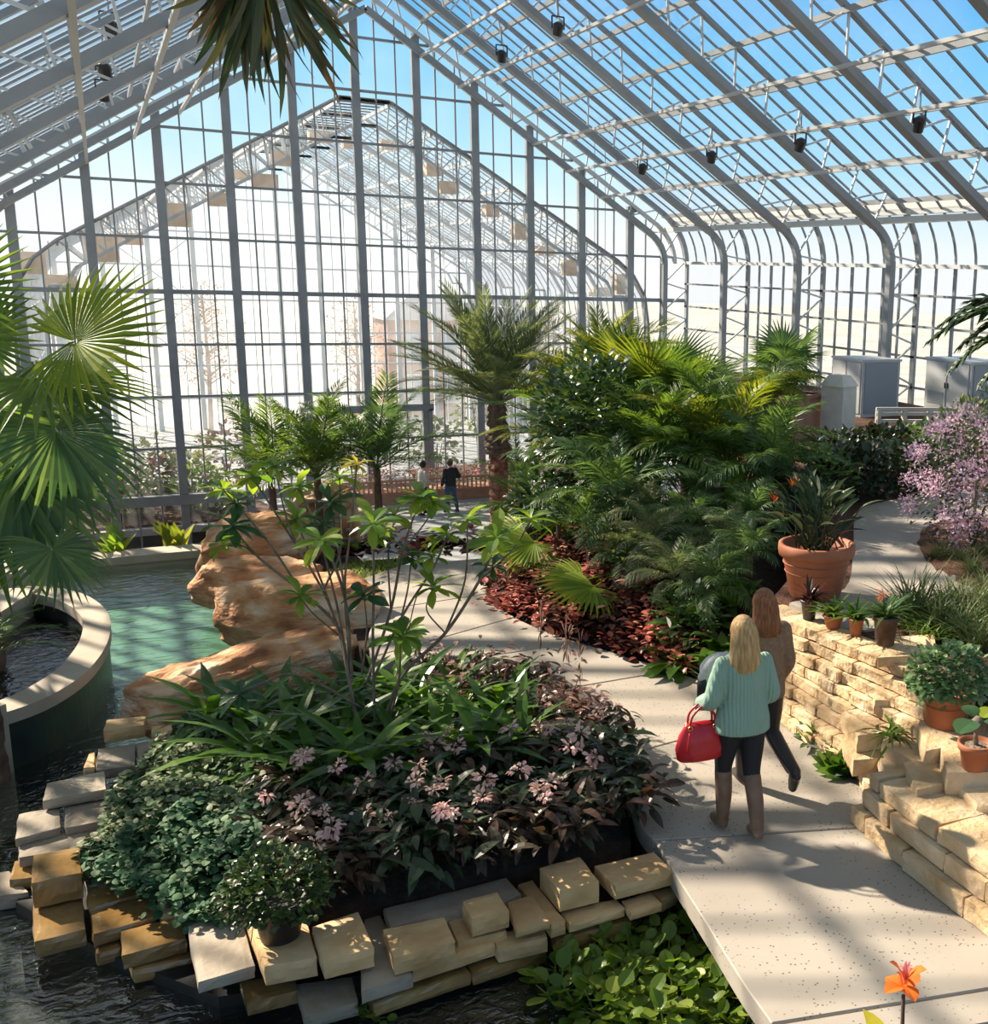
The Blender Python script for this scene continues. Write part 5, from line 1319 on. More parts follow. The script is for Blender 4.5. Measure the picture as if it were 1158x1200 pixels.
for k in range(3):
    b = upright((1, 1, 1), 34, *LEAF_OV, .07, .13, rp, .0, 1.2, .05, .07); M_ = []
    for _ in range(24):
        a = rp.uniform(0, 6.28); M_.append(T((rp.gauss(0, .08), rp.gauss(0, .08), rp.uniform(.03, .2)), look((math.cos(a), math.sin(a), rp.uniform(0, .6))), rp.uniform(.06, .11)))
    b.inst(*LEAF_OV, M_); rb.append(b)
rb_r = [b.mesh('foliage', LM['red']) for b in rb]; rb_d = [b.mesh('foliage', LM['darkred']) for b in rb]
rbf = cluster(14, .045, PETAL, .03, .05, rp).mesh('flower_head', PM['rose'])
for i, p in enumerate(scatter(inner, 175, rp, .108, 90000)):
    edge = math.dist(p, onz(650, 735, 0)[:2])
    red = rp.random() < .45
    r = plant('red_begonia', (p[0], p[1], ground_z(p[0], p[1], .03)-.01), 'red leaved begonia in the edging along the curve of the path' if red else 'dark purple begonia in the edging along the curve of the path', 'begonia', 'red begonias edging the path' if red else 'dark begonias edging the path', rp.uniform(0, 6))
    link('foliage', (rb_r if red else rb_d)[i % 3], r, sc=rp.uniform(.95, 1.4))
    if red and rp.random() < .5: link('flower_head', rbf, r, loc=(0, 0, .22))

# ================================================================== right terrace
# pot with strelitzia
c = onz(955, 698, ZT); sp = plant('potted_strelitzia', c, 'large terracotta pot with an orange-flowered bird of paradise plant', 'potted plant')
b = MB(); b.lathe([(.24, 0), (.26, .02), (.345, .42), (.35, .43), (.385, .44), (.395, .5), (.39, .555), (.365, .565), (.34, .55), (.335, .48), (.02, .47)], 40); b.obj('pot', MT['terracotta'], sp, smooth=True)
for z, r_ in ((.27, .318), (.36, .338)):
    b = MB(); b.lathe([(r_-.01, z-.008), (r_+.006, z), (r_-.01, z+.008)], 40); b.obj('pot_band', MT['terracotta'], sp, smooth=True)
MB().lathe([(.33, .455), (.02, .475)], 24).obj('potting_soil', MT['soil'], sp)
rp = random.Random(95)
b = MB(); M_ = []
for k in range(74):
    a = rp.uniform(0, 6.28); e = rp.uniform(.7, 1.5); h = rp.uniform(.25, .68); d = np.array((math.cos(a)*math.cos(e), math.sin(a)*math.cos(e), math.sin(e)))
    p0 = np.array((rp.gauss(0, .08), rp.gauss(0, .08), .46)); p1 = p0+d*h; b.tube([p0, p1], [.009, .005], 4, False); dd = d+np.array((math.cos(a)*.3, math.sin(a)*.3, 0)); M_.append(T(p1-d*.02, look(dd, rp.uniform(-.6, .6)), rp.uniform(.24, .38)))
b.inst(*blade(1, .22, 5, .4, .3, 'ovate'), M_); b.obj('foliage', leafmat('leaf_strelitzia', G1((.02, .045, .022), (.035, .065, .03), (.06, .09, .035), (.09, .11, .045)), .35, .25), sp)
for x, y in ((908, 588), (930, 572)):
    p = ond(x, y, float((c-EYE)@_F))-c; MB().tube([(0, 0, .46), p*np.array([.6, .6, .8]), p], .006, 5).obj('flower_stalk', LM['palm'], sp)
    b = MB(); ball(b, p, .012); b.inst(*blade(1, .3, 3, .3, 0, 'lance'), [T(p, look((-.6+.35*k, .1, .8-.1*k)), .14) for k in range(4)]); b.obj('flower', PM['orange'], sp)
# small pots along the capstones
sm = [(948, 722, .062, 'pot_dark', 'darkred', 'first small pot from the big pot, brown with a dark bromeliad'), (976, 732, .07, 'terracotta', 'palm', 'second small pot from the big pot, squat terracotta with a green bromeliad'), (1003, 741, .052, 'terracotta', 'fern', 'third small pot from the big pot, narrow terracotta with a fine green plant'), (1037, 752, .085, 'trunk', 'palm_dark', 'fourth small pot from the big pot, brown with a spiky orange-flowered bromeliad')]
for i, (x, y, r_, pm, lm, lab) in enumerate(sm):
    c = onz(x, y+3, ZT+(.06 if i == 3 else 0)); r = plant('potted_bromeliad', c, lab, 'potted plant', None); r_ *= 1.35; h = r_*2.3 if i != 1 else r_*1.3
    MB().lathe([(r_*.68, 0), (r_*.7, .004), (r_*.95, h*.85), (r_*1.08, h*.86), (r_*1.08, h), (r_*.95, h), (r_*.9, h*.9), (.005, h*.88)], 20).obj('pot', MT[pm], r, smooth=True)
    upright((1, 1, 1), 38, *blade(1, .11, 5, .35, .5, 'strap'), .2, .36, rp, .45, 1.4, h*.9, .015).obj('foliage', LM[lm], r)
    if i == 3:
        b = MB(); b.tube([(0, 0, h), (-.05, 0, h+.2)], .005, 4); b.obj('flower_stalk', LM['fern'], r); b = cluster(14, .035, LEAF_LA, .05, .09, rp); b.v = [v+np.array([-.07, -.02, h+.2]) for v in b.v]; b.obj('flower', leafmat('petal_coral', G1((.75, .22, .12), (.8, .34, .2)), .5, .3), r)
# big and small terracotta pots on the right
c = onz(1108, 848, .62); r = plant('potted_mint', c, 'terracotta pot overflowing with pale green leaves on the wall steps', 'potted plant')
MB().lathe([(.155, 0), (.165, .01), (.20, .24), (.222, .245), (.228, .30), (.2, .31), (.19, .27), (.01, .26)], 36).obj('pot', MT['terracotta'], r, smooth=True)
b = MB(); b.lathe([(.187, .172), (.2, .18), (.19, .188)], 36); b.obj('pot_band', MT['terracotta'], r, smooth=True)
shrub_leaves((.76, .66, .44), 1200, *LEAF_RD, .04, .065, rp, .65, .4, .42).obj('foliage', LM['mint'], r)
c = onz(1142, 900, .62); r = plant('potted_geranium', c, 'small terracotta pot with a bare-stemmed plant and one big green leaf', 'potted plant')
MB().lathe([(.085, 0), (.09, .005), (.118, .15), (.132, .155), (.137, .2), (.12, .205), (.112, .18), (.01, .175)], 32).obj('pot', MT['terracotta'], r, smooth=True)
MB().lathe([(.11, .176), (.01, .186)], 20).obj('potting_soil', noisy('gravel', [(.35, (.05, .03, .02)), (.65, (.4, .33, .26))], 60, .9, .6), r)
MB().tube([(0, 0, .17), (-.01, 0, .25), (.0, 0, .36)], [.02, .016, .014], 8).obj('stem', MT['bark'], r)
b = MB(); b.lathe([(.02, .28), (.06, .31), (.055, .36), (.02, .4)], 12); b.obj('gnarled_head', MT['bark'], r, smooth=True)
for k, (a, e, l, mt) in enumerate([(3.4, .1, .2, 'plum_dark'), (5.2, .2, .15, 'plum_dark'), (.2, .5, .16, 'bright'), (1.4, .6, .14, 'plum_dark')]):
    d = (math.cos(a)*math.cos(e), math.sin(a)*math.cos(e), math.sin(e)); b = MB(); b.inst(*blade(1, 1.0, 5, .12, .3, 'round'), [T((.05*math.cos(a), .05*math.sin(a), .38), look(d, 0), l)]); b.obj('leaf', LM[mt], r)
# grasses on the terrace, right edge
rp = random.Random(97)
gm = [upright((1, 1, 1), 150, *LEAF_GR, .4, .75, rp, .5, 1.45, 0, .07).mesh('foliage', LM['grass']) for _ in range(2)]
gd = [upright((1, 1, 1), 90, *blade(1, .06, 5, .3, .55, 'grass'), .3, .5, rp, .4, 1.3, 0, .06).mesh('foliage', LM['palm']) for _ in range(2)]
for i, (x, y) in enumerate([(1070, 722), (1095, 735), (1125, 745), (1150, 760), (1135, 722), (1165, 735), (1110, 715), (1155, 700)]):
    r = plant('ornamental_grass', gp(x, y, ZT), 'wispy ornamental grass on the terrace above the mint pot', 'grass', 'ornamental grasses above the retaining wall', rp.uniform(0, 6)); link('foliage', gm[i % 2], r, sc=rp.uniform(.7, 1.05))
for i, (x, y) in enumerate([(1060, 728), (1090, 748), (1080, 735)]):
    r = plant('strappy_grass', gp(x, y, ZT), 'dark green strappy tuft behind the small pots', 'plant', 'strappy tufts behind the small pots', rp.uniform(0, 6)); link('foliage', gd[i % 2], r, sc=rp.uniform(.7, .9))
for i, (x, y) in enumerate([(1100, 655), (1125, 660), (1150, 655), (1140, 672)]):
    r = plant('sedge_tuft', gp(x, y, ZT), 'straw-tipped sedge tuft under the pink bush', 'plant', 'sedge tufts under the pink bush', rp.uniform(0, 6)); link('foliage', gm[i % 2], r, sc=.5)
# mulch bed and pink bush
mound('ground_mulch_bed', [gp(*p, ZT) for p in [(1066, 640), (1072, 622), (1100, 608), (1160, 600), (1240, 610), (1240, 700), (1130, 690), (1085, 668)]], ZT-.03, .1, MT['mulch'], ZT-.2)
c = onz(1140, 640, ZT); r = plant('bougainvillea', c, 'big bush covered in lilac pink blossom at the right edge', 'shrub')
shrub_leaves((1.7, 1.6, 1.8), 1700, *LEAF_OV, .05, .09, rp, .5, .3, .75).obj('foliage', leafmat('leaf_boug', G1((.05, .06, .03), (.09, .10, .045), (.14, .15, .07)), .4, .3), r)
stems(6, .9, .4, .015, rp).obj('stem', MT['bark'], r)
for k in range(98):
    a = rp.uniform(0, 6.28); z = rp.uniform(-.75, .95); q = math.sqrt(max(.05, 1-z*z)); p = (.86*q*math.cos(a), .86*q*math.sin(a), .78+.9*z)
    if k == 0: bl = [cluster(60, .15, PETAL, .028, .045, rp).mesh('blossom', PM['magenta']) for _ in range(3)]
    link('blossom', bl[k % 3], r, loc=p, rot=(rp.uniform(0, 3), rp.uniform(0, 3), 0), sc=rp.uniform(.7, 1.35))
for i, (x, y, lab) in enumerate([(1130, 520, 'yellow-green bush behind the pink bush'), (1165, 500, 'yellow-green bush at the right edge below the cabinets')]):
    c = onz(x, y+25, ZT); r = plant('pale_shrub', c, lab, 'shrub'); shrub_leaves((1.6, 1.4, 1.2), 500, *LEAF_LA, .1, .2, rp, .5, .5, .6).obj('foliage', LM['grass'], r); stems(4, .5, .3, .015, rp).obj('stem', MT['bark'], r)
# dark hedge shrubs along the upper path
for i, (x, y) in enumerate([(955, 578), (1000, 572), (1045, 566), (1085, 560), (985, 548), (1035, 542), (1085, 536)]):
    c = onz(x, y+10, ZT); r = plant('dark_shrub', c, ['dark dense shrub at the bend of the upper path, nearest the big pot', 'dark dense shrub second along the upper path', 'dark dense shrub third along the upper path', 'dark dense shrub last along the upper path near the pink bush', 'dark shrub of the back row beside the stone pillar', 'dark shrub of the back row in the middle', 'dark shrub of the back row nearest the railing'][i], 'shrub')
    shrub_leaves((1.4, 1.2, .85), 560, *LEAF_OV, .1, .17, rp, .55, .4, .4).obj('foliage', LM['dark'] if i % 3 else LM['palm_dark'], r); stems(5, .5, .3, .015, rp).obj('stem', MT['bark'], r)
    if i < 4:
        b = MB(); M_ = []
        for _ in range(14): a = rp.uniform(0, 6.28); M_.append(T((.6*math.cos(a), .6*math.sin(a), rp.uniform(.05, .35)), look((math.cos(a), math.sin(a), .6)), .06))
        b.inst(*PETAL, M_); b.obj('blossom', PM['white'], r)
# succulents and herbs at the foot of the wall
ft = [(938, 838, 'bright', .16, 'yellow-green sedum cushion at the foot of the wall behind the women', 'sedum'), (960, 868, 'palm_dark', .2, 'dark rosette succulent at the foot of the wall', 'succulent'), (985, 885, 'silver', .22, 'silver succulent clump at the path edge', 'succulent'), (975, 862, 'silver', .24, 'silvery herb climbing the wall behind the dark succulent', 'herb'), (1003, 900, 'silver', .2, 'silver spiky rosette nearest the tan step stones', 'succulent'), (990, 905, 'fern', .2, 'broad bright green leaf clump at the path edge', 'plant')]
for i, (x, y, lm, s, lab, cat) in enumerate(ft):
    r = plant('wall_foot_plant', gp(x, y, .0), lab, cat); upright((1, 1, 1), 80, *(LEAF_LA if i not in (0, 5) else LEAF_OV), s*.7, s*1.25, rp, .1, 1.4, .0, .06).obj('foliage', LM[lm], r)
    if i == 3:
        b = MB(); M_ = []
        for k in range(90): h = rp.uniform(.05, .75); a = rp.uniform(0, 6.28); M_.append(T((.12*h+rp.gauss(0, .03), rp.gauss(0, .04), h), look((math.cos(a), math.sin(a), .8)), .06))
        b.inst(*LEAF_LA, M_); b.obj('flower_spike', LM['silver'], r)
c = onz(1045, 862, .42); r = plant('strappy_plant', c, 'dark green strappy plant growing out of the wall steps', 'plant'); upright((1, 1, 1), 50, *blade(1, .07, 6, .3, .8, 'strap'), .2, .36, rp, .0, 1.1, 0, .03).obj('foliage', LM['fern'], r)
c = onz(1055, 765, .9); r = plant('wall_grass', c, 'olive tuft of grass in the wall just below the small pots', 'plant'); upright((1, 1, 1), 70, *LEAF_GR, .15, .3, rp, -.2, 1.0, 0, .05).obj('foliage', LM['grass'], r)
# grass verge and mixed bed at the far end of the path
poly = [gp(*p, 0) for p in [(385, 690), (378, 672), (430, 655), (475, 652), (472, 662), (425, 680)]]
poly_obj('ground_verge', poly, -.15, -.02, MT['soil'])
M_ = []
for p in scatter(poly, 500, rp, .04, 20000): 
    for k in range(4): a = rp.uniform(0, 6.28); M_.append(T((p[0], p[1], -.02), look((math.cos(a)*.5, math.sin(a)*.5, 1)), rp.uniform(.06, .12)))
b = MB(); b.inst(*blade(1, .08, 2, .3, .3, 'grass'), M_); props(b.obj('grass', LM['bright']), 'bright strip of grass at the far end of the pale path', 'grass', None, 'stuff')
poly = [gp(*p, -.1) for p in [(470, 655), (560, 648), (620, 640), (610, 625), (520, 632), (470, 640)]]
for i, (x, y) in enumerate([(480, 655), (505, 652), (530, 650), (555, 649), (580, 647), (605, 646), (625, 640), (415, 655), (445, 648)]):
    c = onz(x, y, -.1); r = plant('mixed_border_plant', c, 'low orange and dark leaved border plant beyond the end of the path', 'plant', 'border plants beyond the end of the path', rp.uniform(0, 6)); link('foliage', (rb_r if i % 3 == 0 else rb_d)[i % 3], r, sc=2.); 
    if i % 3 == 1: upright((1, 1, 1), 30, *LEAF_OV, .1, .16, rp, .2, 1.2, .2, .08).obj('flower', PM['yellow'] if i < 6 else LM['plum'], r)
# ================================================================== people
def fuse(b, name, mat, parent, vox=.01, smooth=3):
    o = b.obj(name, mat)
    modbake(o, ('REMESH', dict(mode='VOXEL', voxel_size=vox, use_smooth_shade=True)), ('SMOOTH', dict(factor=.5, iterations=smooth)))
    o.data.polygons.foreach_set('use_smooth', [True]*len(o.data.polygons)); o.parent = parent; return o
MT['skin'] = simple('skin', (.62, .40, .30), .5)
MT['eye'] = simple('eye', (.05, .04, .03), .2)
def knit(name, c, scale=70):
    m, nt, b = newmat(name); L = nt.links; tc = N(nt, 'TexCoord'); wv = N(nt, 'TexWave'); wv.inputs['Scale'].default_value = scale/6; wv.bands_direction = 'X'; wv.inputs['Distortion'].default_value = .6
    L.new(tc.outputs['Object'], wv.inputs['Vector']); nz = N(nt, 'TexNoise'); nz.inputs['Scale'].default_value = scale*2; L.new(tc.outputs['Object'], nz.inputs['Vector'])
    ad = N(nt, 'Math', operation='ADD'); L.new(wv.outputs['Fac'], ad.inputs[0]); L.new(nz.outputs['Fac'], ad.inputs[1])
    bp = N(nt, 'Bump'); bp.inputs['Strength'].default_value = .6; bp.inputs['Distance'].default_value = .012; L.new(ad.outputs[0], bp.inputs['Height']); L.new(bp.outputs[0], b.inputs['Normal'])
    b.inputs['Base Color'].default_value = (*c, 1); b.inputs['Roughness'].default_value = .9; b.inputs['Specular IOR Level'].default_value = .2; return m
def hairmat(name, a, c):
    return noisy(name, [(.3, a), (.7, c)], 9, .45, .5, 60, stretch=(6, 6, .6), dist=.01)
def person(root, J, cl, vox=.009, H=1.68):
    """J: joints; cl: clothing materials.  Stands facing +Y with the ground at z=0"""
    b = MB()
    hx, hy = J.get('lean', (0, 0))
    loft(b, [((0, 0, .80), .10, .09), ((0, 0, .88), .16, .115), ((0, 0, .95), .165, .115), ((0, .0, 1.06), .128, .095), ((0, .0, 1.2), .145, .105), ((0, 0, 1.32), .165, .10), ((0, 0, 1.39), .13, .075), ((0, 0, 1.42), .06, .055), ((0, .01, 1.50), .05, .053)])
    hd = np.array(J.get('head', (0, .02, 1.575)))
    ball(b, hd, (.077, .095, .115), 18); ball(b, hd+(0, .03, -.07), (.052, .06, .05)); ball(b, hd+(0, .10, -.015), (.012, .02, .022)); ball(b, hd+(0, .088, -.06), (.025, .012, .01))
    for s in (-1, 1): ball(b, hd+(s*.077, -.005, -.01), (.012, .02, .03))
    tr, tp, bt = MB(), MB(), MB()
    for s, k in ((-1, 'L'), (1, 'R')):
        h, kn, an, toe = [np.array(p, float) for p in J['leg'+k]]
        limb(b, [h, (h+kn)/2+(0, .01, 0), kn, (kn+an)/2+(0, -.015, 0), an], [.085, .075, .052, .05, .036])
        limb(b, [an, (an+toe)/2+(0, 0, -.0), toe], [.036, .035, .028])
        limb(tr, [h, (h+kn)/2+(0, .01, 0), kn, (kn+an)/2+(0, -.015, 0), an+(kn-an)*.15], [.102, .09, .066, .063, .052])
        if cl.get('boots'):
            top = an+(kn-an)*.93
            limb(bt, [top, (kn+an)/2+(0, -.015, 0), an+(0, 0, .03)], [.068, .064, .05]); 
        limb(bt, [an+(0, 0, -.0), (an+toe)/2+(0, 0, .0), toe], [.05, .047, .038])
        hl = an+(an-kn)/np.linalg.norm(an-kn)*.035-(toe-an)*.16; limb(bt, [an, hl], [.046, .034], 3)
        sh, el, wr = [np.array(p, float) for p in J['arm'+k]]
        limb(b, [sh, (sh+el)/2, el, (el+wr)/2, wr], [.052, .045, .038, .036, .026])
        d = (wr-el)/np.linalg.norm(wr-el); hand(b, wr+d*.01, d, J.get('thumb'+k, (-s*.3, .6, .6)))
        limb(tp, [sh, (sh+el)/2, el, (el+wr)/2, wr-d*.02], cl.get('sleeve', [.075, .068, .062, .056, .048]))
    fuse(b, 'body', MT['skin'], root, vox)
    for s in (-1, 1):
        e = MB(); ball(e, hd+(s*.03, .085, .01), .011); e.obj('eye', MT['eye'], root, smooth=True)
    loft(tr, [((0, 0, .80), .13, .11), ((0, 0, .88), .178, .13), ((0, 0, .97), .175, .125), ((0, 0, 1.03), .15, .11)])
    fuse(tr, 'trousers', cl['trousers'], root, max(vox, .011))
    z0, w0 = cl.get('hem', (.84, .205))
    loft(tp, [((0, 0, z0), w0, .155), ((0, 0, z0+.1), w0*.985, .152), ((0, 0, 1.1), .172, .135), ((0, 0, 1.24), .175, .135), ((0, 0, 1.34), .178, .12), ((0, 0, 1.40), .14, .095), ((0, 0, 1.435), .075, .07)])
    fuse(tp, cl['topname'], cl['top'], root, max(vox, .011))
    fuse(bt, 'boots' if cl.get('boots') else 'shoes', cl['shoes'], root, max(vox, .011))
    # hair
    hb = MB(); L_ = cl.get('hairlen', 0)
    ball(hb, hd+(0, -.012, .012), (.094, .108, .122), 18)
    if L_:
        loft(hb, [(hd+(0, -.055, -L_*.88), .05, .018), (hd+(.01, -.08, -L_*.7), .105, .04), (hd+(0, -.085, -L_*.45), .122, .055), (hd+(0, -.06, -L_*.25), .115, .08), (hd+(0, -.03, .0), .098, .09)])
    o = fuse(hb, 'hair', cl['hair'], root, max(vox, .011), 2)
    if L_:
        rr = random.Random(4); sb = MB(); me = o.data
        for k in range(190):
            x = rr.uniform(-.11, .11); q = math.sqrt(max(0, 1-(x/.125)**2)); l = L_*rr.uniform(.7, 1.16)
            P = [hd+(x*.5, -.07*q-.015, .085), hd+(x*.85, -.108*q-.01, .0), hd+(x, -.135*q-.012, -L_*.45), hd+(x*1.08+rr.gauss(0, .014), -.118*q-.012, -L_*.7), hd+(x*.95+rr.gauss(0, .024), -.09*q-.005, -l)]
            sb.tube(spline(P, 3), np.linspace(.009, .003, 13), 4)
        s_ = sb.obj('hair_strands', cl['hair'], o, smooth=True)
    return root
# blonde woman
pb = np.array(onz(866, 976, 0)); FZ = -.14
wm = empty('person', pb, FZ, 'woman with long blonde hair, mint knit sweater, black trousers and tall taupe boots, walking away', 'person')
person(wm, dict(
    legL=[(-.09, 0, .88), (-.10, .10, .50), (-.10, .09, .085), (-.115, .23, .045)],
    legR=[(.09, 0, .88), (.085, -.01, .48), (.08, -.17, .095), (.085, -.03, .045)],
    armL=[(-.165, 0, 1.35), (-.25, -.03, 1.10), (-.26, .17, 1.0)], armR=[(.165, 0, 1.35), (.225, .0, 1.09), (.19, .2, .98)],
    head=(-.01, .02, 1.575)), dict(top=knit('mint_knit', (.27, .40, .31), 75), topname='sweater', trousers=simple('black_cloth', (.008, .008, .011), .75), shoes=noisy('taupe_leather', [(.3, (.15, .085, .05)), (.7, (.22, .135, .085))], 9, .55, .25, dist=.006),
    boots=True, hair=hairmat('blonde_hair', (.34, .18, .06), (.70, .46, .20)), hairlen=.44, hem=(.83, .215), sleeve=[.062, .07, .07, .066, .058]))
# brunette behind her
pc = np.array(onz(889, 926, 0))+np.array([0, 0, 0])
wn = empty('person', pc, FZ, 'woman with long auburn hair and brown knee-length-free coat, one foot lifted mid-stride', 'person')
wn['label'] = 'woman with long auburn hair, brown coat and black boots, striding ahead of the blonde woman'
person(wn, dict(
    legL=[(-.09, 0, .88), (-.10, .13, .50), (-.09, .16, .085), (-.09, .30, .045)],
    legR=[(.09, 0, .88), (.12, .04, .47), (.18, -.30, .24), (.19, -.25, .11)],
    armL=[(-.165, 0, 1.35), (-.25, .0, 1.10), (-.22, .2, 1.04)], armR=[(.165, 0, 1.35), (.22, .0, 1.08), (.2, .14, .86)],
    head=(.0, .02, 1.575)), dict(top=noisy('brown_wool', [(.3, (.20, .115, .065)), (.7, (.28, .17, .10))], 30, .9, .2), topname='coat', trousers=simple('black_denim', (.009, .009, .012), .5), shoes=simple('black_leather', (.03, .022, .018), .35),
    boots=True, hair=hairmat('auburn_hair', (.14, .042, .012), (.36, .14, .045)), hairlen=.36, hem=(.82, .195)))
# red handbag on the blonde woman's arm
wb = float((pb-EYE)@_F)
def place_local(o, x, y, z):
    R = rotm(0, 0, FZ); p = pb+R@np.array([x, y, z]); o.location = p; o.rotation_euler = (0, 0, FZ)
bag = empty('handbag', (0, 0, 0), 0., 'glossy red leather handbag hanging from the blonde woman\'s left arm', 'handbag'); place_local(bag, -.31, .04, .62)
b = MB()
loft(b, [((0, 0, .0), .15, .04), ((0, 0, .02), .175, .065), ((0, 0, .10), .19, .085), ((0, 0, .2), .165, .075), ((0, 0, .27), .125, .045), ((0, 0, .29), .11, .025)], 24)
o = b.obj('bag_body', noisy('red_leather', [(.3, (.42, .012, .02)), (.7, (.58, .025, .035))], 5, .32, .35, 12, dist=.02), bag, smooth=True)
for s in (-1, 1):
    b = MB(); P = spline([(-.09, s*.03, .27), (-.07, s*.035, .36), (0.02, s*.03, .43), (.09, s*.035, .36), (.10, s*.03, .27)], 5); b.tube(P, .009, 6); b.obj('handle', bag.children[0].data.materials[0], bag, smooth=True)
    for x in (-.09, .1):
        b = MB(); b.tube([(x+.016*math.cos(a), s*.038, .265+.016*math.sin(a)) for a in np.linspace(0, 2*PI, 11)], .0035, 5); b.obj('buckle_ring', simple('brass', (.6, .4, .14), .3, 1.), bag)
    b = MB(); b.tube(spline([(-.1, s*.06, .24), (-.12, s*.085, .12), (-.08, s*.07, .02)], 4), .007, 5); b.obj('seam_strap', bag.children[0].data.materials[0], bag, smooth=True)
# jacket over the other woman's arm
jk = empty('folded_jacket', ond(838, 776, wb+.12), FZ, 'pale grey jacket with a black lining folded over the auburn woman\'s arm', 'jacket')
b = MB(); loft(b, [((-.03, 0, -.15), .05, .04), ((-.02, 0, -.09), .10, .07), ((.0, 0, -.02), .12, .08), ((.03, .01, .03), .10, .07), ((.06, .02, .06), .05, .04)]); limb(b, [(-.12, -.03, -.1), (-.04, -.06, .02), (.08, -.03, .06)], [.03, .045, .03]); limb(b, [(-.1, -.05, -.17), (-.02, -.08, -.06), (.07, -.06, -.02)], [.025, .035, .025]); o = fuse(b, 'jacket_body', noisy('grey_fleece', [(.3, (.42, .43, .43)), (.7, (.56, .57, .56))], 9, .9, .6, 14, dist=.02), jk, .011)
b = MB(); loft(b, [((-.09, -.02, -.34), .03, .03), ((-.09, -.03, -.26), .06, .05), ((-.08, -.03, -.14), .07, .06), ((-.04, 0, -.06), .06, .06)]); fuse(b, 'jacket_lining', simple('black_lining', (.012, .012, .016), .6), jk, .011)
# distant couple
pf = np.array(onz(529, 601, ZF)); fm = empty('person', pf, .35, 'distant man in a black shirt and blue jeans by the terracotta planter', 'person')
person(fm, dict(legL=[(-.09, 0, .88), (-.12, .03, .47), (-.13, 0, .08), (-.15, .14, .045)], legR=[(.09, 0, .88), (.13, .0, .47), (.2, -.05, .08), (.22, .08, .045)],
    armL=[(-.18, 0, 1.35), (-.27, -.02, 1.10), (-.24, .1, .88)], armR=[(.18, 0, 1.35), (.3, -.02, 1.12), (.24, .16, 1.1)]),
    dict(top=simple('black_shirt', (.02, .025, .025), .8), topname='shirt', trousers=simple('blue_denim', (.05, .10, .18), .8), shoes=simple('dark_shoes', (.03, .025, .02), .5), hair=simple('brown_hair', (.06, .03, .02), .5), hem=(.86, .185)), .014)
ps = np.array(onz(497, 604, ZF)); fs = empty('person', ps, -1.2, 'second distant figure in a light top half hidden by the dark palm', 'person')
person(fs, dict(legL=[(-.09, 0, .88), (-.10, .12, .47), (-.1, .1, .08), (-.1, .24, .045)], legR=[(.09, 0, .88), (.09, -.05, .47), (.09, -.2, .09), (.09, -.06, .045)],
    armL=[(-.18, 0, 1.35), (-.24, -.02, 1.10), (-.22, .1, .88)], armR=[(.18, 0, 1.35), (.24, -.02, 1.12), (.2, .16, 1.0)]),
    dict(top=simple('cream_top', (.5, .45, .38), .8), topname='shirt', trousers=simple('dark_trousers', (.05, .045, .045), .8), shoes=simple('dark_shoes_b', (.02, .02, .02), .5), hair=simple('dark_hair', (.02, .014, .012), .5), hem=(.86, .185)), .014)

# ================================================================== things by the right wall
def cabinet(c, dims, label, rz=0.):
    o = empty('air_handler', c, rz, label, 'cabinet'); x, y, z = dims
    ob = MB().box((0, 0, z/2), (x, y, z)).obj('cabinet_body', MT['cabinet'], o)
    MB().box((0, 0, z+.02), (x+.06, y+.06, .05)).obj('cabinet_top', MT['cabinet'], o)
    for k in (-1, 1): MB().box((-x/2-.012, k*y*.24, z*.52), (.025, y*.44, z*.9)).obj('panel_door', MT['cabinet'], o)
    MB().box((0, -y/2-.012, z*.52), (x*.86, .025, z*.9)).obj('side_panel', MT['cabinet_dark'], o)
    for k in (-1, 1): MB().box((-x/2-.035, k*.05, z*.55), (.03, .02, .14)).obj('handle', MT['dark'], o)
    b = MB()
    for k in range(7): b.box((-x/2-.03, y*.24, z*.2+k*.045), (.012, y*.36, .02))
    b.obj('louvre', MT['cabinet_dark'], o); return o
c1, c2 = onz(1005, 486, ZT), onz(1130, 484, ZT)
cabinet((c1[0]+.4, c1[1]+.3, ZT-.03), (1.1, 1.25, 1.32), 'grey air-handling cabinet against the glass wall, left one next to the stone pillar')
cabinet((c2[0]-.05, c2[1]+.0, ZT-.03), (1.1, 1.7, 1.32), 'grey air-handling cabinet against the glass wall, the one behind the pink bush')
c = onz(981, 512, ZT); o = empty('stone_pillar', (c[0], c[1], ZT-.05), .4, 'pale stone pillar with a sloped cap before the left air cabinet', 'pillar')
b = MB().box((0, 0, .55), (.52, .52, 1.1)); b.obj('pillar_shaft', MT['pillar'], o)
b = MB(); v = [(sx_*.29, sy_*.29, 1.1) for sx_, sy_ in ((-1, -1), (1, -1), (1, 1), (-1, 1))]+[(sx_*.16, sy_*.16, 1.32) for sx_, sy_ in ((-1, -1), (1, -1), (1, 1), (-1, 1))]
b.add(v, [(3, 2, 1, 0), (4, 5, 6, 7)]+[(i, (i+1) % 4, 4+(i+1) % 4, 4+i) for i in range(4)]); b.obj('pillar_cap', MT['pillar'], o)
c = onz(931, 515, ZT); o = empty('brick_planter', (c[0]+.3, c[1]+.6, ZT-.05), .4, 'square terracotta planter box holding a fan palm beside the stone pillar', 'planter')
MB().box((0, 0, .42), (1.0, .8, .84)).obj('planter_box', MT['brick_tc'], o); MB().box((0, 0, .87), (1.1, .9, .08)).obj('planter_rim', MT['brick_tc'], o)
MB().box((0, 0, .905), (.9, .7, .02)).obj('potting_soil', MT['soil'], o)
pp = np.array(o.location); rp = random.Random(120)
r = plant('planter_fan_palm', (pp[0]-.25, pp[1], pp[2]+.9), 'dark fan palm growing in the terracotta planter box by the pillar', 'palm')
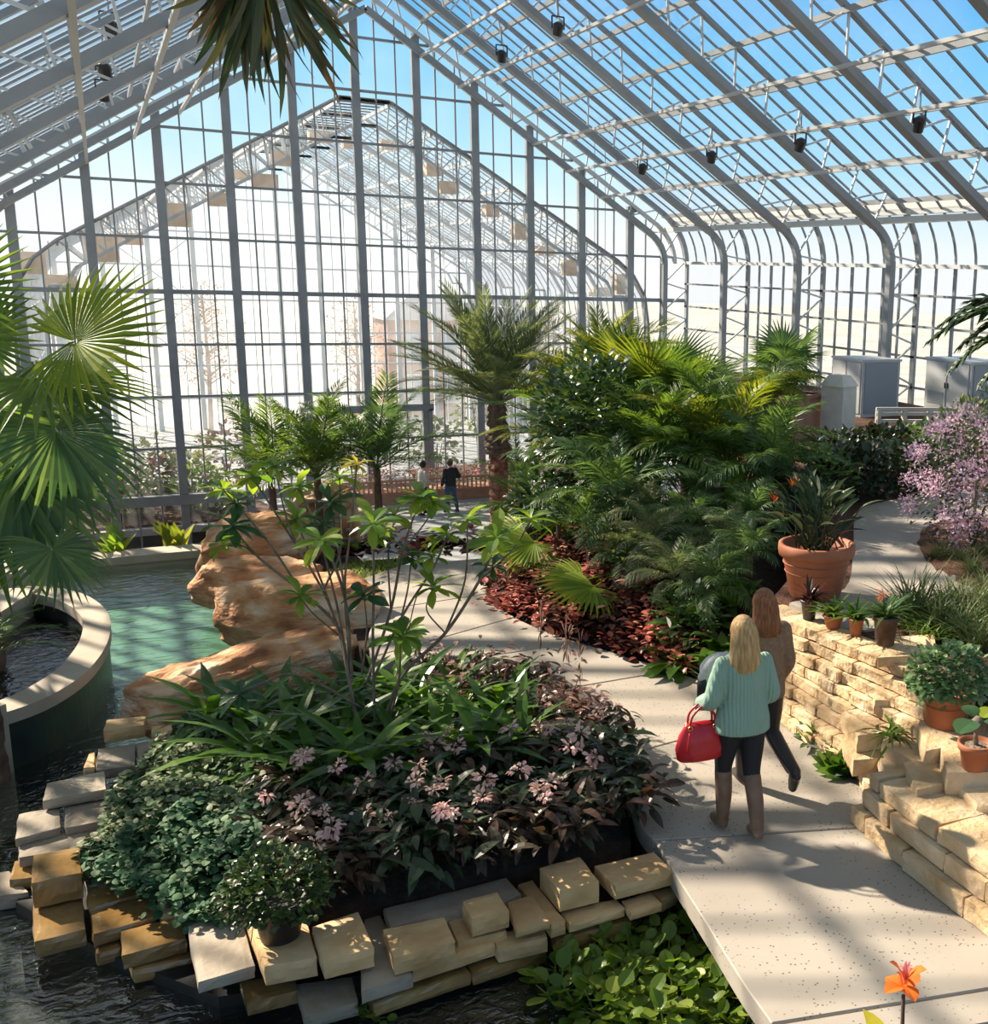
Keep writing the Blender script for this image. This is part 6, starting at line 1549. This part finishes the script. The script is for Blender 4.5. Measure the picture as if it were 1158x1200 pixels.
palm_trunk(.5, .09, .08, 5).obj('trunk', MT['trunk'], r); crown(r, fan_d, 14, -.3, 1.25, .5, (.55, .8), rp=rp)
# white rail fence along the edge of the terrace
ra, rb_ = onz(1028, 512, ZT), onz(1118, 512, ZT)
o = empty('rail_fence', (ra[0], ra[1], ZT), 0., 'pale slatted rail fence between the stone pillar and the pink bush', 'fence')
dv = np.array(rb_)-np.array(ra); dv[2] = 0
for k in range(4): p = dv*k/3; MB().box((p[0], p[1], .27), (.09, .09, .6)).obj('post', MT['rail_wood'], o)
for z in (.18, .33, .48, .58): MB().beam((-dv*.03)+np.array([0, 0, z]), dv*1.04+np.array([0, 0, z]), .06, .07).obj('rail', MT['rail_wood'], o)
# ================================================================== far hall
o = empty('brick_planter', (8.6, 35.9, ZF), 0., 'long low terracotta planter wall under the far glass, full of pink flowers', 'planter')
MB().box((0.6, 0, .17), (6.4, .7, .34)).obj('planter_wall', MT['brick_tc'], o); MB().box((.6, 0, .37), (6.5, .8, .07)).obj('planter_rim', MT['brick_tc'], o)
b = MB()
for k in range(44): b.box((-2.5+k*.142, -.37, .56), (.05, .05, .34))
b.obj('balusters', MT['brick_tc'], o); MB().box((.6, -.37, .76), (6.4, .1, .08)).obj('balustrade_rail', MT['brick_tc'], o)
rp = random.Random(121)
az_me = [shrub_leaves((1., .7, .7), 160, *LEAF_OV, .06, .1, rp, .5, .3, .35).mesh('foliage', LM['palm_grey']) for _ in range(2)]
az_f = cluster(34, .3, PETAL, .08, .13, rp).mesh('blossom', PM['rose']); az_f2 = cluster(34, .3, PETAL, .08, .13, rp).mesh('blossom', PM['pink'])
for k in range(9):
    r = plant('azalea', (5.9+k*.72, 35.95, ZF+.4), 'pink azalea in the long terracotta planter under the far glass', 'shrub', 'azaleas in the far terracotta planter', k)
    link('foliage', az_me[k % 2], r); link('blossom', (az_f, az_f2)[k % 2], r, loc=(.1, 0, .55), sc=1.1); link('blossom', az_f, r, loc=(-.25, -.1, .5), sc=.8)
# terracotta tub right of the date palm
c = onz(612, 590, ZF); o = plant('terracotta_tub', (c[0]-.4, c[1]-1.2, ZF), 'round terracotta tub with a dark palm behind the date palm trunk', 'potted plant')
MB().lathe([(.4, 0), (.5, .6), (.58, .62), (.58, .75), (.5, .75), (.02, .7)], 28).obj('tub', MT['brick_tc'], o, smooth=True); crown(o, fpd, 14, .2, 1.3, .8, (.9, 1.3), rp=rp)
# grey stone seats and the small reflecting channel
for i, (x, y, d, lab) in enumerate([(448, 640, (1.5, .5, .45), 'grey stone seat beyond the end of the path, nearer one'), (420, 622, (1.6, .6, .5), 'grey stone seat beyond the end of the path, farther one')]):
    c = onz(x, y, ZF); o = empty('stone_bench', (c[0], c[1], ZF), .15, lab, 'bench'); MB().box((0, 0, d[2]+.06), (d[0], d[1], .12)).obj('seat_slab', MT['coping'], o); MB().box((0, 0, d[2]/2), (d[0]*.85, d[1]*.8, d[2])).obj('seat_base', MT['cabinet'], o)
flat('water_channel', [onz(*p, ZF+.01) for p in [(470, 648), (512, 640), (508, 622), (478, 628)]], ZF+.01, MT['water'])

# ================================================================== beyond the glass
rp = random.Random(130)
MT['haze_bark'] = simple('pale_bark', (.2, .13, .1), .9)
tw = leafmat('leaf_winter', G1((.26, .12, .09), (.34, .17, .12), (.28, .19, .11)), .8, .3)
for i, (x, Y, h, wd, lab) in enumerate([(246, 66, 8.5, 3.6, 'bare pinkish tree outside beyond the left of the lower glass wing'), (420, 70, 7.5, 4.5, 'bare pinkish tree outside beyond the middle of the lower glass wing'), (105, 72, 7, 4, 'pale tree outside at the far left beyond the wing'), (640, 72, 7, 4.5, 'pale tree outside beyond the date palm')]):
    c = ony(x, 480, Y); r = plant('bare_tree', (c[0], c[1], -4.95), lab, 'tree'); b = MB()
    b.tube([(0, 0, 0), (.1, 0, h*.4), (0, 0, h*.9)], [.14, .1, .03], 7)
    for k in range(34):
        a = rp.uniform(0, 6.28); z = h*rp.uniform(.2, .8); l = wd*.5*rp.uniform(.5, 1)*(1.1-z/h*.6); b.tube([(0, 0, z), (math.cos(a)*l*.5, math.sin(a)*l*.5, z+l*.35), (math.cos(a)*l, math.sin(a)*l, z+l*.6)], [.04, .025, .01], 4)
    b.obj('trunk', MT['haze_bark'], r); shrub_leaves((wd, wd, h*.85), 1100, *LEAF_OV, .12, .25, rp, .3, .3, h*.58).obj('twigs', tw, r)
o = empty('brick_house', (0, 0, 0), 0., 'pinkish brick house with tall dark windows outside behind the date palm', 'building'); c = ony(552, 545, 68.); o.location = (c[0], c[1], -4.95)
MT['house'] = noisy('house', [(.3, (.36, .18, .12)), (.7, (.46, .25, .18))], 1, .8, .1)
MB().box((0, 2, 2.9), (9.5, 4, 5.8)).obj('house_wall', MT['house'], o)
b = MB(); b.add([(-5, -.3, 5.8), (5, -.3, 5.8), (5, 4.3, 5.8), (-5, 4.3, 5.8), (-3, 2, 7.2), (3, 2, 7.2)], [(0, 1, 5, 4), (1, 2, 5), (2, 3, 4, 5), (3, 0, 4), (0, 3, 2, 1)]); b.obj('roof', simple('slate', (.35, .33, .34), .7), o)
for x in (-3.3, -1.1, 1.1, 3.3):
    for z in (1.7, 4.2): f_ = MB().box((x, -.05, z), (1.1, .12, 1.8)).obj('window', simple('white_trim', (.75, .73, .7), .6) if 'white_trim' not in bpy.data.materials else bpy.data.materials['white_trim'], o); MB().box((x, -.12, z), (.9, .04, 1.6)).obj('window_pane', MT['cabinet_dark'], f_)
# plants in the lower wing
for i, (x, y, Y, s, lm, lab) in enumerate([(170, 560, 41, 2.2, 'palm_grey', 'grey-green shrub inside the lower wing behind the fan palm leaves'), (225, 570, 40, 1.8, 'palm_grey', 'grey-green shrub inside the lower wing next to the gable post'), (135, 640, 39, 1.2, 'bright', 'bright leafy plant just outside the glass at the pool end'), (120, 545, 44, 1.6, 'pinkleaf', 'pink flowered bush inside the lower wing'), (560, 470, 44, 2.6, 'palm_grey', 'tall green shrub inside the wing beside the house view'), (330, 560, 43, 2., 'palm_grey', 'shrub inside the wing behind the boulders'), (510, 520, 40, 1.8, 'grass', 'yellow-green shrub inside the wing behind the distant man'), (265, 540, 42, 2.4, 'pinkleaf', 'brownish pink shrub inside the wing above the boulders'), (100, 590, 39.6, 1.6, 'palm_grey', 'shrub inside the wing at the far left'), (160, 610, 38.8, 1.4, 'grass', 'low yellowish shrub inside the wing behind the left end of the coping'), (235, 605, 38.6, 1.5, 'palm', 'low green shrub inside the wing behind the right end of the coping'), (195, 585, 40.6, 1.6, 'pinkleaf', 'low reddish shrub inside the wing between two gable posts'), (400, 510, 44, 2.2, 'pinkleaf', 'brownish shrub inside the wing near the door'), (450, 500, 45, 2.4, 'palm_grey', 'tall shrub inside the wing right of the door')]):
    c = ony(x, y, Y); r = plant('wing_shrub', (c[0], c[1], -3.6), lab, 'shrub'); zc = max(s*.4, c[2]+3.6)
    shrub_leaves((s*1.1, s, s*1.1), 330, *LEAF_OV, .16, .3, rp, .5, .3, zc).obj('foliage', LM[lm], r); stems(5, zc, .3, .03, rp).obj('stem', MT['bark'], r)
# yellow-green plants behind the far coping
for x, y, lm, lab in [(208, 650, 'palm_yellow', 'yellow-green upright plant behind the far pool coping, right one'), (140, 655, 'plum', 'green upright plant behind the far pool coping, left one')]:
    c = ony(x, y, 19.2); r = plant('upright_plant', (c[0], c[1], -4.7), lab, 'plant'); zt = c[2]+4.7
    upright((1, 1, 1), 14, *blade(1, .22, 6, .3, .2, 'strap'), .5, .75, rp, 1.0, 1.5, zt-.05, .06).obj('foliage', LM[lm], r); MB().tube([(0, 0, 0), (0, 0, zt)], [.07, .05], 8).obj('stem', MT['bark'], r)
